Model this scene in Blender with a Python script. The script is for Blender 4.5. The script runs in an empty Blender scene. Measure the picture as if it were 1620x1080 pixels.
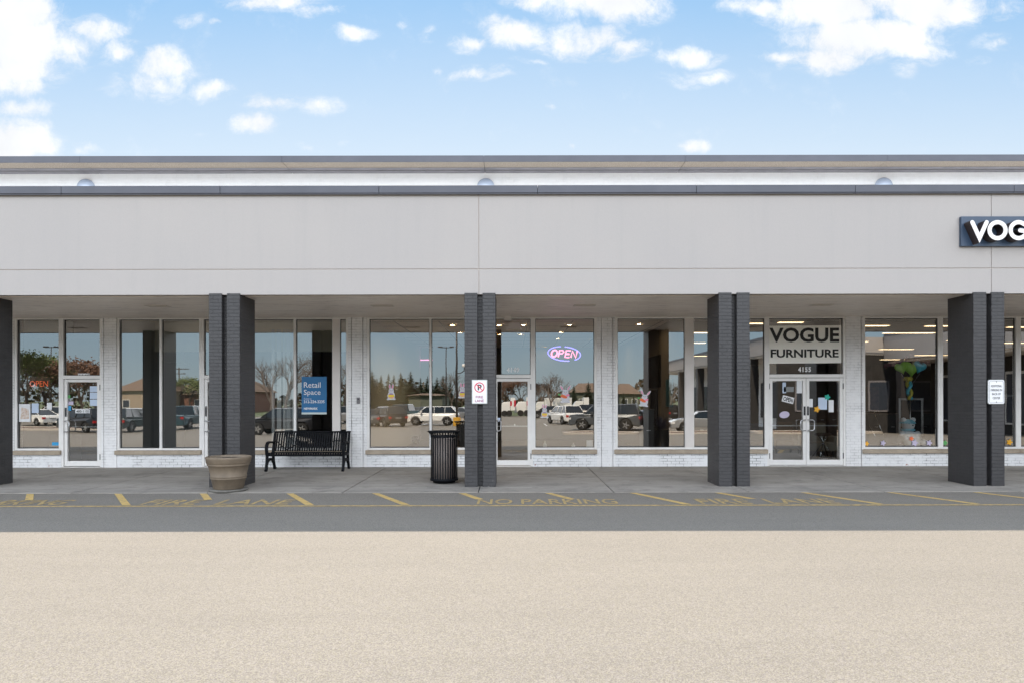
import bpy, bmesh, math, random
from mathutils import Vector, Matrix
R = math.radians
random.seed(7)
S = bpy.context.scene
COL = S.collection

# ---------------------------------------------------------------- camera
F, CX, HY, CZ = 1080.0, 810.0, 632.0, 1.69
cam_d = bpy.data.cameras.new("camera")
cam = bpy.data.objects.new("camera", cam_d)
COL.objects.link(cam)
cam.location = (0, 0, CZ)
cam.rotation_mode = 'XYZ'
cam.matrix_world = Matrix.Translation((0, 0, CZ)) @ Matrix.Rotation(R(90), 4, 'X') @ Matrix.Rotation(R(-0.10), 4, 'Z')
cam_d.sensor_width = 36
cam_d.lens = 24
cam_d.shift_y = (HY - 540) / 1620.0
cam_d.clip_end = 3000
cam_d.clip_start = 0.05
S.camera = cam

# ---------------------------------------------------------------- light
SUN = Vector((-0.2, 1.0, 1.345)).normalized()
sl = bpy.data.lights.new("sun", 'SUN')
sl.energy = 5.0
sl.angle = R(0.5)
sl.color = (1.0, 0.88, 0.72)
so = bpy.data.objects.new("sun", sl)
so.rotation_mode = 'QUATERNION'
so.rotation_quaternion = SUN.to_track_quat('Z', 'Y')
so.location = SUN * 60
COL.objects.link(so)

W = bpy.data.worlds.new("World")
S.world = W
W.use_nodes = True


class NT:
    """small node-tree writer"""
    def __init__(s, tree):
        s.t = tree
        s.n = tree.nodes
        s.l = tree.links

    def add(s, kind, **kw):
        nd = s.n.new(kind)
        for k, v in kw.items():
            setattr(nd, k, v)
        return nd

    def put(s, sock, v):
        if v is None:
            return
        if isinstance(v, bpy.types.NodeSocket):
            s.l.new(v, sock)
        else:
            sock.default_value = v

    def math(s, op, a, b=None, clamp=False):
        m = s.add('ShaderNodeMath', operation=op, use_clamp=clamp)
        s.put(m.inputs[0], a)
        s.put(m.inputs[1], b)
        return m.outputs[0]

    def mapr(s, v, a, b, c=0.0, d=1.0, smooth=False):
        m = s.add('ShaderNodeMapRange')
        if smooth:
            m.interpolation_type = 'SMOOTHSTEP'
        s.put(m.inputs['Value'], v)
        for n_, x in (('From Min', a), ('From Max', b), ('To Min', c), ('To Max', d)):
            s.put(m.inputs[n_], x)
        return m.outputs['Result']

    def mix(s, f, a, b, mode='MIX'):
        m = s.add('ShaderNodeMix', data_type='RGBA', blend_type=mode)
        s.put(m.inputs['Factor'], f)
        s.put(m.inputs['A'], c4(a) if isinstance(a, tuple) else a)
        s.put(m.inputs['B'], c4(b) if isinstance(b, tuple) else b)
        return m.outputs['Result']

    def noise(s, vec, scale, detail=4.0, rough=0.55, dim='3D'):
        m = s.add('ShaderNodeTexNoise')
        s.put(m.inputs['Vector'], vec)
        m.inputs['Scale'].default_value = scale
        m.inputs['Detail'].default_value = detail
        m.inputs['Roughness'].default_value = rough
        return m.outputs['Fac']


def c4(c):
    return (c[0], c[1], c[2], 1.0) if len(c) == 3 else c


# sky: Nishita plus clouds placed by world direction
nt = NT(W.node_tree)
nt.n.clear()
out = nt.add('ShaderNodeOutputWorld')
bg = nt.add('ShaderNodeBackground')
sky = nt.add('ShaderNodeTexSky', sky_type='NISHITA')
sky.sun_disc = False
sky.sun_elevation = math.asin(SUN.z)
sky.sun_rotation = math.atan2(SUN.x, SUN.y)
sky.altitude = 200
sky.air_density = 1.0
sky.dust_density = 0.25
sky.ozone_density = 2.5
SKY = 0.125
bg.inputs['Strength'].default_value = SKY
tc = nt.add('ShaderNodeTexCoord')
sep = nt.add('ShaderNodeSeparateXYZ')
nt.l.new(tc.outputs['Generated'], sep.inputs[0])
yy = nt.math('MAXIMUM', sep.outputs[1], 0.02)
u = nt.math('DIVIDE', sep.outputs[0], yy)
v = nt.math('DIVIDE', sep.outputs[2], yy)
uv = nt.add('ShaderNodeCombineXYZ')
nt.l.new(u, uv.inputs[0])
nt.l.new(v, uv.inputs[1])
uvo = uv.outputs[0]
# distort the lookup a little so the cloud rims are ragged
nz = nt.add('ShaderNodeTexNoise')
nz.inputs['Scale'].default_value = 9.0
nz.inputs['Detail'].default_value = 5.0
nt.l.new(uvo, nz.inputs['Vector'])
d1 = nt.add('ShaderNodeVectorMath', operation='SUBTRACT')
nt.l.new(nz.outputs['Color'], d1.inputs[0])
d1.inputs[1].default_value = (.5, .5, .5)
d2 = nt.add('ShaderNodeVectorMath', operation='SCALE')
nt.l.new(d1.outputs[0], d2.inputs[0])
d2.inputs['Scale'].default_value = 0.055
d3 = nt.add('ShaderNodeVectorMath', operation='ADD')
nt.l.new(uvo, d3.inputs[0])
nt.l.new(d2.outputs[0], d3.inputs[1])
CLOUDS = [  # centre x, y, radius x, y (direction grid), weight
    (25, 22, 60, 34, 1.25), (-30, 60, 95, 80, 1.4), (60, 70, 60, 38, 1.2), (20, 105, 75, 40, 1.1), (105, 78, 45, 28, 1),
    (40, 138, 45, 14, .75), (35, 170, 55, 13, .7), (5, 222, 75, 32, 1.25), (50, 205, 35, 18, .9), (130, 232, 24, 12, .8),
    (150, 52, 50, 18, .85), (190, 82, 34, 20, .9), (255, 102, 42, 26, 1.1), (250, 128, 60, 22, 1), (325, 138, 32, 14, .85),
    (190, 140, 34, 8, .55), (300, 36, 22, 10, .5), (345, 44, 14, 5, .4), (430, 8, 70, 17, 1.0), (500, 22, 40, 12, .7), (560, 48, 34, 12, .8),
    (430, 158, 50, 14, .7), (510, 170, 34, 16, .75), (400, 195, 34, 18, .95), (485, 232, 22, 8, .6), (545, 222, 12, 5, .4), (333, 204, 14, 6, .4),
    (632, 34, 10, 7, .4), (675, 50, 16, 12, .5), (745, 72, 34, 14, .85), (760, 118, 45, 12, .8), (795, 35, 22, 12, .6), (690, 107, 10, 7, .4),
    (820, 55, 60, 22, .95), (920, 60, 70, 26, 1.1), (990, 78, 36, 18, .85), (960, 8, 85, 26, 1.25), (860, 3, 60, 14, .9),
    (1095, 90, 50, 14, .9), (1105, 120, 50, 12, .9), (835, 98, 30, 6, .4),
    (1200, 14, 60, 18, 1.05), (1310, 14, 120, 34, 1.3), (1460, 8, 120, 34, 1.3), (1570, 14, 45, 16, .8), (1370, 60, 110, 30, 1.25), (1310, 88, 70, 24, 1.05),
    (1440, 84, 60, 20, 1.0), (1240, 88, 34, 9, .8), (1430, 104, 22, 24, .55), (1575, 68, 34, 14, .65), (1550, 98, 18, 8, .5),
    (1090, 230, 26, 11, .7), (866, 178, 9, 5, .4), (904, 235, 8, 4, .4),
]
dens = None
for (a, b, ra, rb, w) in CLOUDS:
    ra, rb = ra * 1.1, rb * 1.12
    m1 = nt.add('ShaderNodeVectorMath', operation='MULTIPLY_ADD')
    nt.l.new(d3.outputs[0], m1.inputs[0])
    m1.inputs[1].default_value = (F / ra, F / rb, 0)
    m1.inputs[2].default_value = (-(a - CX) / ra, -(HY - b) / rb, 0)
    m2 = nt.add('ShaderNodeVectorMath', operation='LENGTH')
    nt.l.new(m1.outputs[0], m2.inputs[0])
    f = nt.mapr(m2.outputs['Value'], 0.0, 1.6, w, 0.0, smooth=True)
    dens = f if dens is None else nt.math('SMOOTH_MAX', dens, f)
    if dens is not f:
        dens.node.inputs[2].default_value = 0.12
n2 = nt.noise(d3.outputs[0], 12.0, 10.0, 0.68)
n3 = nt.noise(uvo, 5.0, 3.0, 0.5)
dd = nt.math('MULTIPLY_ADD', nt.math('SUBTRACT', n2, 0.5), 2.7)
dd.node.inputs[2].default_value = 0.0
dsum = nt.math('ADD', dens, dd)
cov = nt.mapr(dsum, 0.20, 1.05, 0.0, 1.0, smooth=True)
wm = nt.add('ShaderNodeVectorMath', operation='MULTIPLY')
nt.l.new(d3.outputs[0], wm.inputs[0])
wm.inputs[1].default_value = (1.0, 2.4, 1.0)
wisp = nt.math('MULTIPLY', nt.mapr(nt.noise(wm.outputs[0], 11.0, 10.0, 0.7), .44, .72, 0.0, .62, smooth=True), nt.mapr(dens, .02, .40, 0.0, 1.0, smooth=True))
cov = nt.math('MAXIMUM', cov, wisp)
front = nt.mapr(sep.outputs[1], 0.05, 0.2, 0.0, 1.0)
cov = nt.math('MULTIPLY', nt.math('MULTIPLY', cov, front), nt.mapr(dens, 0.0, 0.25, 0, 0.97, smooth=True))
lum = nt.mapr(nt.math('ADD', n3, nt.math('MULTIPLY', n2, .5)), 0.55, 0.95, 0.86, 1.04)
ccol = nt.mix(lum, (0, 0, 0), (5.75, 5.85, 6.0))
CLOUDCOL = ccol
# thin bright haze toward the sun side, clear deep sky low in the north
hz = nt.math('MULTIPLY', 0.88, nt.mapr(sep.outputs[1], 0.0, 0.3))
grad = nt.mix(nt.mapr(v, 0.30, 0.60, 0.0, 1.0), (4.4, 4.95, 5.35), (1.9, 3.35, 5.05))
skyc = nt.mix(hz, nt.mix(1.0, sky.outputs[0], (.75, .75, .75), 'MULTIPLY'), grad)
nl = nt.math('MULTIPLY', nt.mapr(sep.outputs[2], 0.10, 0.35, 0.75, 0.0), nt.mapr(sep.outputs[1], -0.3, 0.0, 1.0, 0.0))
skyc = nt.mix(nl, skyc, (3.0, 4.2, 5.3))
res = nt.mix(cov, skyc, ccol)
# unseen bright cloud bank behind the camera, added to light the shaded shopfront
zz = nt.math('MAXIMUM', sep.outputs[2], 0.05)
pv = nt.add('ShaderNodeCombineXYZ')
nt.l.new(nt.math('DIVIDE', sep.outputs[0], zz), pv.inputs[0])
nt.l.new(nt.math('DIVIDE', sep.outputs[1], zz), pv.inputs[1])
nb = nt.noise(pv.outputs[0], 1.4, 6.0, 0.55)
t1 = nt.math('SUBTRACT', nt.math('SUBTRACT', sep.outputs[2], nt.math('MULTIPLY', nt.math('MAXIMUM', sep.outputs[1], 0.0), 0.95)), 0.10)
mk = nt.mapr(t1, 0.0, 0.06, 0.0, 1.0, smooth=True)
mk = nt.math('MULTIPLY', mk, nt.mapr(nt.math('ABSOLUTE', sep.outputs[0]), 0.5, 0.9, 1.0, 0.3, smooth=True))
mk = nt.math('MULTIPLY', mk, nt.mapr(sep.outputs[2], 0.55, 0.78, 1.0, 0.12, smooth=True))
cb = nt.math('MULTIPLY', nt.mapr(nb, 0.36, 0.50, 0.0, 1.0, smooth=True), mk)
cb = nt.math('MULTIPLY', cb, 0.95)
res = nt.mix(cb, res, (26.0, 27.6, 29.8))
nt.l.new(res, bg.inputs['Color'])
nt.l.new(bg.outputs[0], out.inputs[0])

S.view_settings.view_transform = 'Standard'
S.view_settings.look = 'None'
S.view_settings.gamma = 1
S.view_settings.exposure = 0.58
S.cycles.max_bounces = 8
S.cycles.transparent_max_bounces = 16
S.cycles.glossy_bounces = 4
S.cycles.use_denoising = True
S.cycles.sample_clamp_indirect = 6
S.cycles.caustics_reflective = False
S.cycles.caustics_refractive = False

# ---------------------------------------------------------------- materials
MATS = {}


def mat(name, col, rough=0.6, metal=0.0, var=0.0, vscale=3.0, col2=None, bump=0.0, bscale=40.0, emit=None, estr=1.0,
        spec=0.5, stretch=None, coat=0.0, fine=0.0, fscale=200.0):
    if name in MATS:
        return MATS[name]
    m = bpy.data.materials.new(name)
    m.use_nodes = True
    t = NT(m.node_tree)
    b = t.n['Principled BSDF']
    b.inputs['Roughness'].default_value = rough
    b.inputs['Metallic'].default_value = metal
    b.inputs['Specular IOR Level'].default_value = spec
    b.inputs['Coat Weight'].default_value = coat
    vec = None
    if var or bump or fine:
        tcn = t.add('ShaderNodeTexCoord')
        vec = tcn.outputs['Object']
        if stretch:
            mp = t.add('ShaderNodeMapping')
            mp.inputs['Scale'].default_value = stretch
            t.l.new(vec, mp.inputs[0])
            vec = mp.outputs[0]
    if var:
        nfac = t.noise(vec, vscale, 6.0, 0.6)
        c2 = col2 or tuple(max(0, x * (1 - var)) for x in col)
        c1 = tuple(x * (1 + var * .5) for x in col) if not col2 else col
        o = t.mix(t.mapr(nfac, .35, .68), c1, c2)
        if fine:
            o = t.mix(fine, o, t.mix(t.noise(tcn.outputs['Object'], fscale, 2, .6), (0, 0, 0), (1.9, 1.9, 1.9)), 'MULTIPLY')
        t.l.new(o, b.inputs['Base Color'])
    else:
        b.inputs['Base Color'].default_value = c4(col)
    if bump:
        bp = t.add('ShaderNodeBump')
        bp.inputs['Strength'].default_value = bump
        bp.inputs['Distance'].default_value = 0.01
        t.l.new(t.noise(vec, bscale, 4, .6), bp.inputs['Height'])
        t.l.new(bp.outputs[0], b.inputs['Normal'])
    if emit:
        b.inputs['Emission Color'].default_value = c4(emit)
        b.inputs['Emission Strength'].default_value = estr
    MATS[name] = m
    return m


def brick_mat(name, col, mortar, mfac_noise=True, bw=0.2, rh=0.0677, ms=0.007, bump=0.6, var=0.08, peel=None, rough=0.55, dirt=.16):
    m = bpy.data.materials.new(name)
    m.use_nodes = True
    t = NT(m.node_tree)
    b = t.n['Principled BSDF']
    b.inputs['Roughness'].default_value = rough
    tcn = t.add('ShaderNodeTexCoord')
    sp = t.add('ShaderNodeSeparateXYZ')
    t.l.new(tcn.outputs['Object'], sp.inputs[0])
    cb = t.add('ShaderNodeCombineXYZ')
    t.l.new(t.math('ADD', sp.outputs[0], sp.outputs[1]), cb.inputs[0])
    t.l.new(t.math('ADD', sp.outputs[2], 0.03), cb.inputs[1])
    br = t.add('ShaderNodeTexBrick')
    t.l.new(cb.outputs[0], br.inputs['Vector'])
    br.inputs['Scale'].default_value = 1.0
    br.inputs['Brick Width'].default_value = bw
    br.inputs['Row Height'].default_value = rh
    br.inputs['Mortar Size'].default_value = ms
    br.inputs['Mortar Smooth'].default_value = 0.4
    br.inputs['Color1'].default_value = c4(col)
    br.inputs['Color2'].default_value = c4(tuple(x * (1 - var) for x in col))
    br.inputs['Mortar'].default_value = c4(mortar)
    big = t.noise(tcn.outputs['Object'], 2.2, 5, .65)
    big2 = t.noise(tcn.outputs['Object'], 7.0, 3, .6)
    c = t.mix(t.mapr(big, .38, .62), c4(col), br.outputs['Color']) if mfac_noise else br.outputs['Color']
    if mfac_noise:
        c = t.mix(t.mapr(big2, .4, .6, .45, 1), c4(col), c)
    c = t.mix(t.mapr(big2, .3, .75, 0, dirt), c, tuple(x * .55 for x in col))
    if peel:
        pn = t.noise(tcn.outputs['Object'], 5.5, 6, .7)
        low = t.mapr(sp.outputs[2], 0.05, 0.32, 0.115, 0.0)
        c = t.mix(t.math('GREATER_THAN', t.math('ADD', pn, low), 0.755), c, peel)
    t.l.new(c, b.inputs['Base Color'])
    bp = t.add('ShaderNodeBump')
    bp.inputs['Strength'].default_value = bump
    bp.inputs['Distance'].default_value = 0.006
    hh = t.math('SUBTRACT', 1.0, br.outputs['Fac'])
    hh = t.math('ADD', hh, t.math('MULTIPLY', t.noise(tcn.outputs['Object'], 60, 3, .6), .5))
    t.l.new(hh, bp.inputs['Height'])
    t.l.new(bp.outputs[0], b.inputs['Normal'])
    MATS[name] = m
    return m


def glass_mat(name, tint=(.86, .89, .88), base=.24, mul=3.0, wave=.008):
    m = bpy.data.materials.new(name)
    m.use_nodes = True
    t = NT(m.node_tree)
    t.n.clear()
    o = t.add('ShaderNodeOutputMaterial')
    tr = t.add('ShaderNodeBsdfTransparent')
    tr.inputs[0].default_value = c4(tint)
    gl = t.add('ShaderNodeBsdfGlossy')
    gl.inputs['Roughness'].default_value = 0.0
    gl.inputs['Color'].default_value = (1.0, .97, .93, 1)
    fr = t.add('ShaderNodeFresnel')
    fr.inputs['IOR'].default_value = 1.5
    mx = t.add('ShaderNodeMixShader')
    t.l.new(t.math('MULTIPLY_ADD', fr.outputs[0], mul, True), mx.inputs[0])
    mx.inputs[0].links[0].from_node.inputs[2].default_value = base
    tcn = t.add('ShaderNodeTexCoord')
    bp = t.add('ShaderNodeBump')
    bp.inputs['Strength'].default_value = wave
    bp.inputs['Distance'].default_value = 0.05
    t.l.new(t.noise(tcn.outputs['Object'], 1.6, 1, .4), bp.inputs['Height'])
    t.l.new(bp.outputs[0], gl.inputs['Normal'])
    t.l.new(tr.outputs[0], mx.inputs[1])
    t.l.new(gl.outputs[0], mx.inputs[2])
    t.l.new(mx.outputs[0], o.inputs[0])
    MATS[name] = m
    return m


def asphalt_mat():
    m = bpy.data.materials.new('asphalt')
    m.use_nodes = True
    t = NT(m.node_tree)
    b = t.n['Principled BSDF']
    b.inputs['Roughness'].default_value = .85
    b.inputs['Specular IOR Level'].default_value = .3
    tcn = t.add('ShaderNodeTexCoord')
    P = tcn.outputs['Object']
    big = t.noise(P, .35, 5, .6)
    mp = t.add('ShaderNodeMapping')
    mp.inputs['Scale'].default_value = (.25, 1.6, 1)
    t.l.new(P, mp.inputs[0])
    streak = t.noise(mp.outputs[0], 1.1, 5, .6)
    base = t.mix(t.mapr(big, .3, .7), (.246, .224, .196), (.228, .209, .185))
    base = t.mix(t.mapr(streak, .4, .75, 0, .5), base, (.205, .187, .165))
    vo = t.add('ShaderNodeTexVoronoi')
    vo.inputs['Scale'].default_value = 140
    t.l.new(P, vo.inputs['Vector'])
    hs = t.add('ShaderNodeSeparateColor')
    t.l.new(vo.outputs['Color'], hs.inputs[0])
    g = t.mapr(hs.outputs[0], 0, 1, .68, 1.30)
    gc = t.add('ShaderNodeCombineColor')
    t.l.new(g, gc.inputs[0]); t.l.new(g, gc.inputs[1])
    t.l.new(t.math('MULTIPLY', g, t.mapr(hs.outputs[1], 0, 1, .88, 1.08)), gc.inputs[2])
    base = t.mix(1.0, base, gc.outputs[0], 'MULTIPLY')
    fn = t.noise(P, 24, 3, .7)
    base = t.mix(t.mapr(fn, .3, .75, 0, .16), base, (.12, .112, .10))
    # dark flecks and short tears
    mp2 = t.add('ShaderNodeMapping')
    mp2.inputs['Scale'].default_value = (1.0, 3.2, 1)
    t.l.new(P, mp2.inputs[0])
    fl = t.noise(mp2.outputs[0], 9, 4, .75)
    base = t.mix(t.mapr(fl, .675, .72, 0, .5), base, (.06, .057, .055))
    t.l.new(base, b.inputs['Base Color'])
    bp = t.add('ShaderNodeBump')
    bp.inputs['Strength'].default_value = .55
    bp.inputs['Distance'].default_value = .006
    t.l.new(t.math('ADD', hs.outputs[2], t.noise(P, 120, 3, .7)), bp.inputs['Height'])
    t.l.new(bp.outputs[0], b.inputs['Normal'])
    MATS['asphalt'] = m
    return m


def concrete_mat():
    m = bpy.data.materials.new('concrete')
    m.use_nodes = True
    t = NT(m.node_tree)
    b = t.n['Principled BSDF']
    b.inputs['Roughness'].default_value = .8
    tcn = t.add('ShaderNodeTexCoord')
    P = tcn.outputs['Object']
    mp = t.add('ShaderNodeMapping')
    mp.inputs['Scale'].default_value = (.5, 1.6, 1)
    t.l.new(P, mp.inputs[0])
    a = t.noise(mp.outputs[0], 1.0, 7, .62)
    c = t.mix(t.mapr(a, .3, .7), (.40, .365, .32), (.275, .255, .225))
    st = t.noise(P, 2.1, 6, .7)
    c = t.mix(t.mapr(st, .50, .70, 0, .6), c, (.12, .11, .10))
    c = t.mix(t.mapr(t.noise(P, 90, 2, .6), .3, .7, 0, .22), c, (.10, .095, .09))
    t.l.new(c, b.inputs['Base Color'])
    bp = t.add('ShaderNodeBump')
    bp.inputs['Strength'].default_value = .3
    bp.inputs['Distance'].default_value = .003
    t.l.new(t.noise(P, 150, 3, .7), bp.inputs['Height'])
    t.l.new(bp.outputs[0], b.inputs['Normal'])
    MATS['concrete'] = m
    return m


def soffit_mat():
    m = bpy.data.materials.new('soffit')
    m.use_nodes = True
    t = NT(m.node_tree)
    b = t.n['Principled BSDF']
    b.inputs['Roughness'].default_value = .45
    tcn = t.add('ShaderNodeTexCoord')
    P = tcn.outputs['Object']
    mp = t.add('ShaderNodeMapping')
    mp.inputs['Scale'].default_value = (.6, 2.2, 1)
    t.l.new(P, mp.inputs[0])
    a = t.noise(mp.outputs[0], 1.2, 7, .65)
    c = t.mix(t.mapr(a, .35, .7), (.95, .87, .79), (.84, .75, .67))
    st = t.noise(mp.outputs[0], 3.2, 5, .7)
    c = t.mix(t.mapr(st, .54, .70, 0, .6), c, (.40, .35, .31))
    t.l.new(c, b.inputs['Base Color'])
    MATS['soffit'] = m
    return m


def paint_mat():
    """worn yellow road paint: patches of bare asphalt show through"""
    m = bpy.data.materials.new('worn_yellow_paint')
    m.use_nodes = True
    t = NT(m.node_tree)
    b = t.n['Principled BSDF']
    b.inputs['Roughness'].default_value = .7
    tcn = t.add('ShaderNodeTexCoord')
    P = tcn.outputs['Object']
    n = t.noise(P, 9, 6, .75)
    c = t.mix(t.mapr(t.noise(P, 2.5, 3, .6), .3, .7), (.66, .46, .16), (.54, .38, .14))
    c = t.mix(t.mapr(n, .52, .66, 0, .8), c, (.165, .145, .12))
    t.l.new(c, b.inputs['Base Color'])
    MATS['worn_yellow_paint'] = m
    return m


def paint2():
    m = paint_mat()
    m.name = 'faded_yellow_paint'
    MATS['faded_yellow_paint'] = m
    for nd in m.node_tree.nodes:
        if nd.type == 'MAP_RANGE' and abs(nd.inputs['From Min'].default_value - .52) < .001:
            nd.inputs['From Min'].default_value = .40
            nd.inputs['From Max'].default_value = .60
            nd.inputs['To Max'].default_value = .70
            nd.inputs['To Min'].default_value = .08


paint2()
asphalt_mat(); concrete_mat(); soffit_mat(); paint_mat()
M = MATS
brick_mat('white_brick', (.88, .87, .86), (.45, .44, .43), peel=(.30, .10, .07))
brick_mat('white_brick_low', (.85, .85, .85), (.16, .15, .15), peel=(.28, .07, .05), ms=.008)
brick_mat('white_brick_high', (.93, .93, .93), (.84, .83, .82), dirt=.03)
brick_mat('charcoal_brick', (.048, .046, .047), (.026, .025, .026), bump=1.0, var=.25, rough=.5, peel=(.17, .16, .15))
glass_mat('glass')
def stucco_mat():
    m = bpy.data.materials.new('stucco')
    m.use_nodes = True
    t = NT(m.node_tree)
    b = t.n['Principled BSDF']
    b.inputs['Roughness'].default_value = .85
    P = t.add('ShaderNodeTexCoord').outputs['Object']
    mp = t.add('ShaderNodeMapping')
    mp.inputs['Scale'].default_value = (5, 1, .25)
    t.l.new(P, mp.inputs[0])
    c = t.mix(t.mapr(t.noise(P, .5, 3, .5), .3, .7), (.458, .426, .402), (.440, .412, .393))
    c = t.mix(t.mapr(t.noise(mp.outputs[0], 1.0, 6, .65), .5, .8, 0, .22), c, (.36, .345, .335))
    c = t.mix(t.mapr(t.noise(P, 55, 4, .7), .3, .7, 0, .14), c, (.28, .27, .265))
    t.l.new(c, b.inputs['Base Color'])
    bp = t.add('ShaderNodeBump')
    bp.inputs['Strength'].default_value = .5
    bp.inputs['Distance'].default_value = .006
    t.l.new(t.math('ADD', t.noise(P, 70, 4, .7), t.noise(P, 4, 4, .6)), bp.inputs['Height'])
    t.l.new(bp.outputs[0], b.inputs['Normal'])
    MATS['stucco'] = m


stucco_mat()
mat('stucco_gap', (.60, .52, .45), .8)
mat('coping_metal', (.085, .088, .105), .45, metal=.3, var=.12, vscale=1.2)
mat('gravel_band', (.36, .30, .235), .9, var=.35, vscale=40, bump=.8, bscale=70, fine=.6, fscale=60)
mat('cornice_grey', (.22, .21, .22), .7, var=.15, vscale=3)
mat('white_alu', (.84, .82, .79), .4, var=.06, vscale=4)
mat('white_panel', (.74, .69, .65), .55, var=.06, vscale=2)
mat('stone_sill', (.40, .33, .25), .75, var=.15, vscale=6, bump=.3)
mat('black_iron', (.007, .008, .010), .6, spec=.12, bump=.15, bscale=120)
mat('liner', (.30, .25, .22), .5)
mat('roof', (.85, .85, .85), .9, var=.2)
mat('joint', (.045, .042, .04), .9)
mat('rubber_seal', (.02, .02, .022), .6)
mat('steel', (.55, .55, .56), .3, metal=1)
mat('chrome', (.8, .8, .82), .12, metal=1)
mat('dome', (.50, .58, .72), .25, metal=.1, coat=.4)
mat('planter', (.190, .147, .103), .65, var=.22, vscale=5, col2=None, bump=.2, bscale=60)
mat('saucer', (.20, .19, .17), .8, var=.3, vscale=9)
mat('soil', (.035, .025, .02), .95, var=.5, vscale=30, bump=1, bscale=40)
mat('sign_white', (.80, .80, .80), .4)
mat('sign_rim', (.45, .47, .45), .4, metal=.4)
mat('sign_red', (.62, .03, .07), .45)
mat('sign_black', (.025, .025, .03), .5)
mat('sign_purple', (.36, .10, .20), .5)
mat('sign_navy', (.045, .075, .125), .4, var=.1, vscale=2)
mat('letter_cream', (.86, .82, .80), .35)
mat('letter_return', (.03, .02, .02), .6)
mat('int_cream', (.95, .89, .72), .8, var=.05)
mat('int_grey', (.25, .26, .26), .85, var=.06, vscale=1)
mat('int_white', (.74, .74, .72), .8)
mat('int_dark', (.035, .032, .03), .85, var=.3)
mat('int_taupe', (.13, .118, .105), .85, var=.1)
mat('int_ceiling', (.70, .62, .52), .85, var=.08)
mat('int_ceiling_dark', (.12, .105, .09), .9)
mat('int_green', (.08, .15, .12), .8)
mat('int_floor', (.09, .08, .07), .35, var=.15, vscale=2)
mat('int_floor_dark', (.06, .045, .038), .4, var=.2)
mat('ceil_grid', (.06, .055, .05), .7)


# ---------------------------------------------------------------- mesh builder
def wloc(o):
    p = Vector((0, 0, 0))
    while o:
        p += Vector(o.location)
        o = o.parent
    return p


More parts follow.
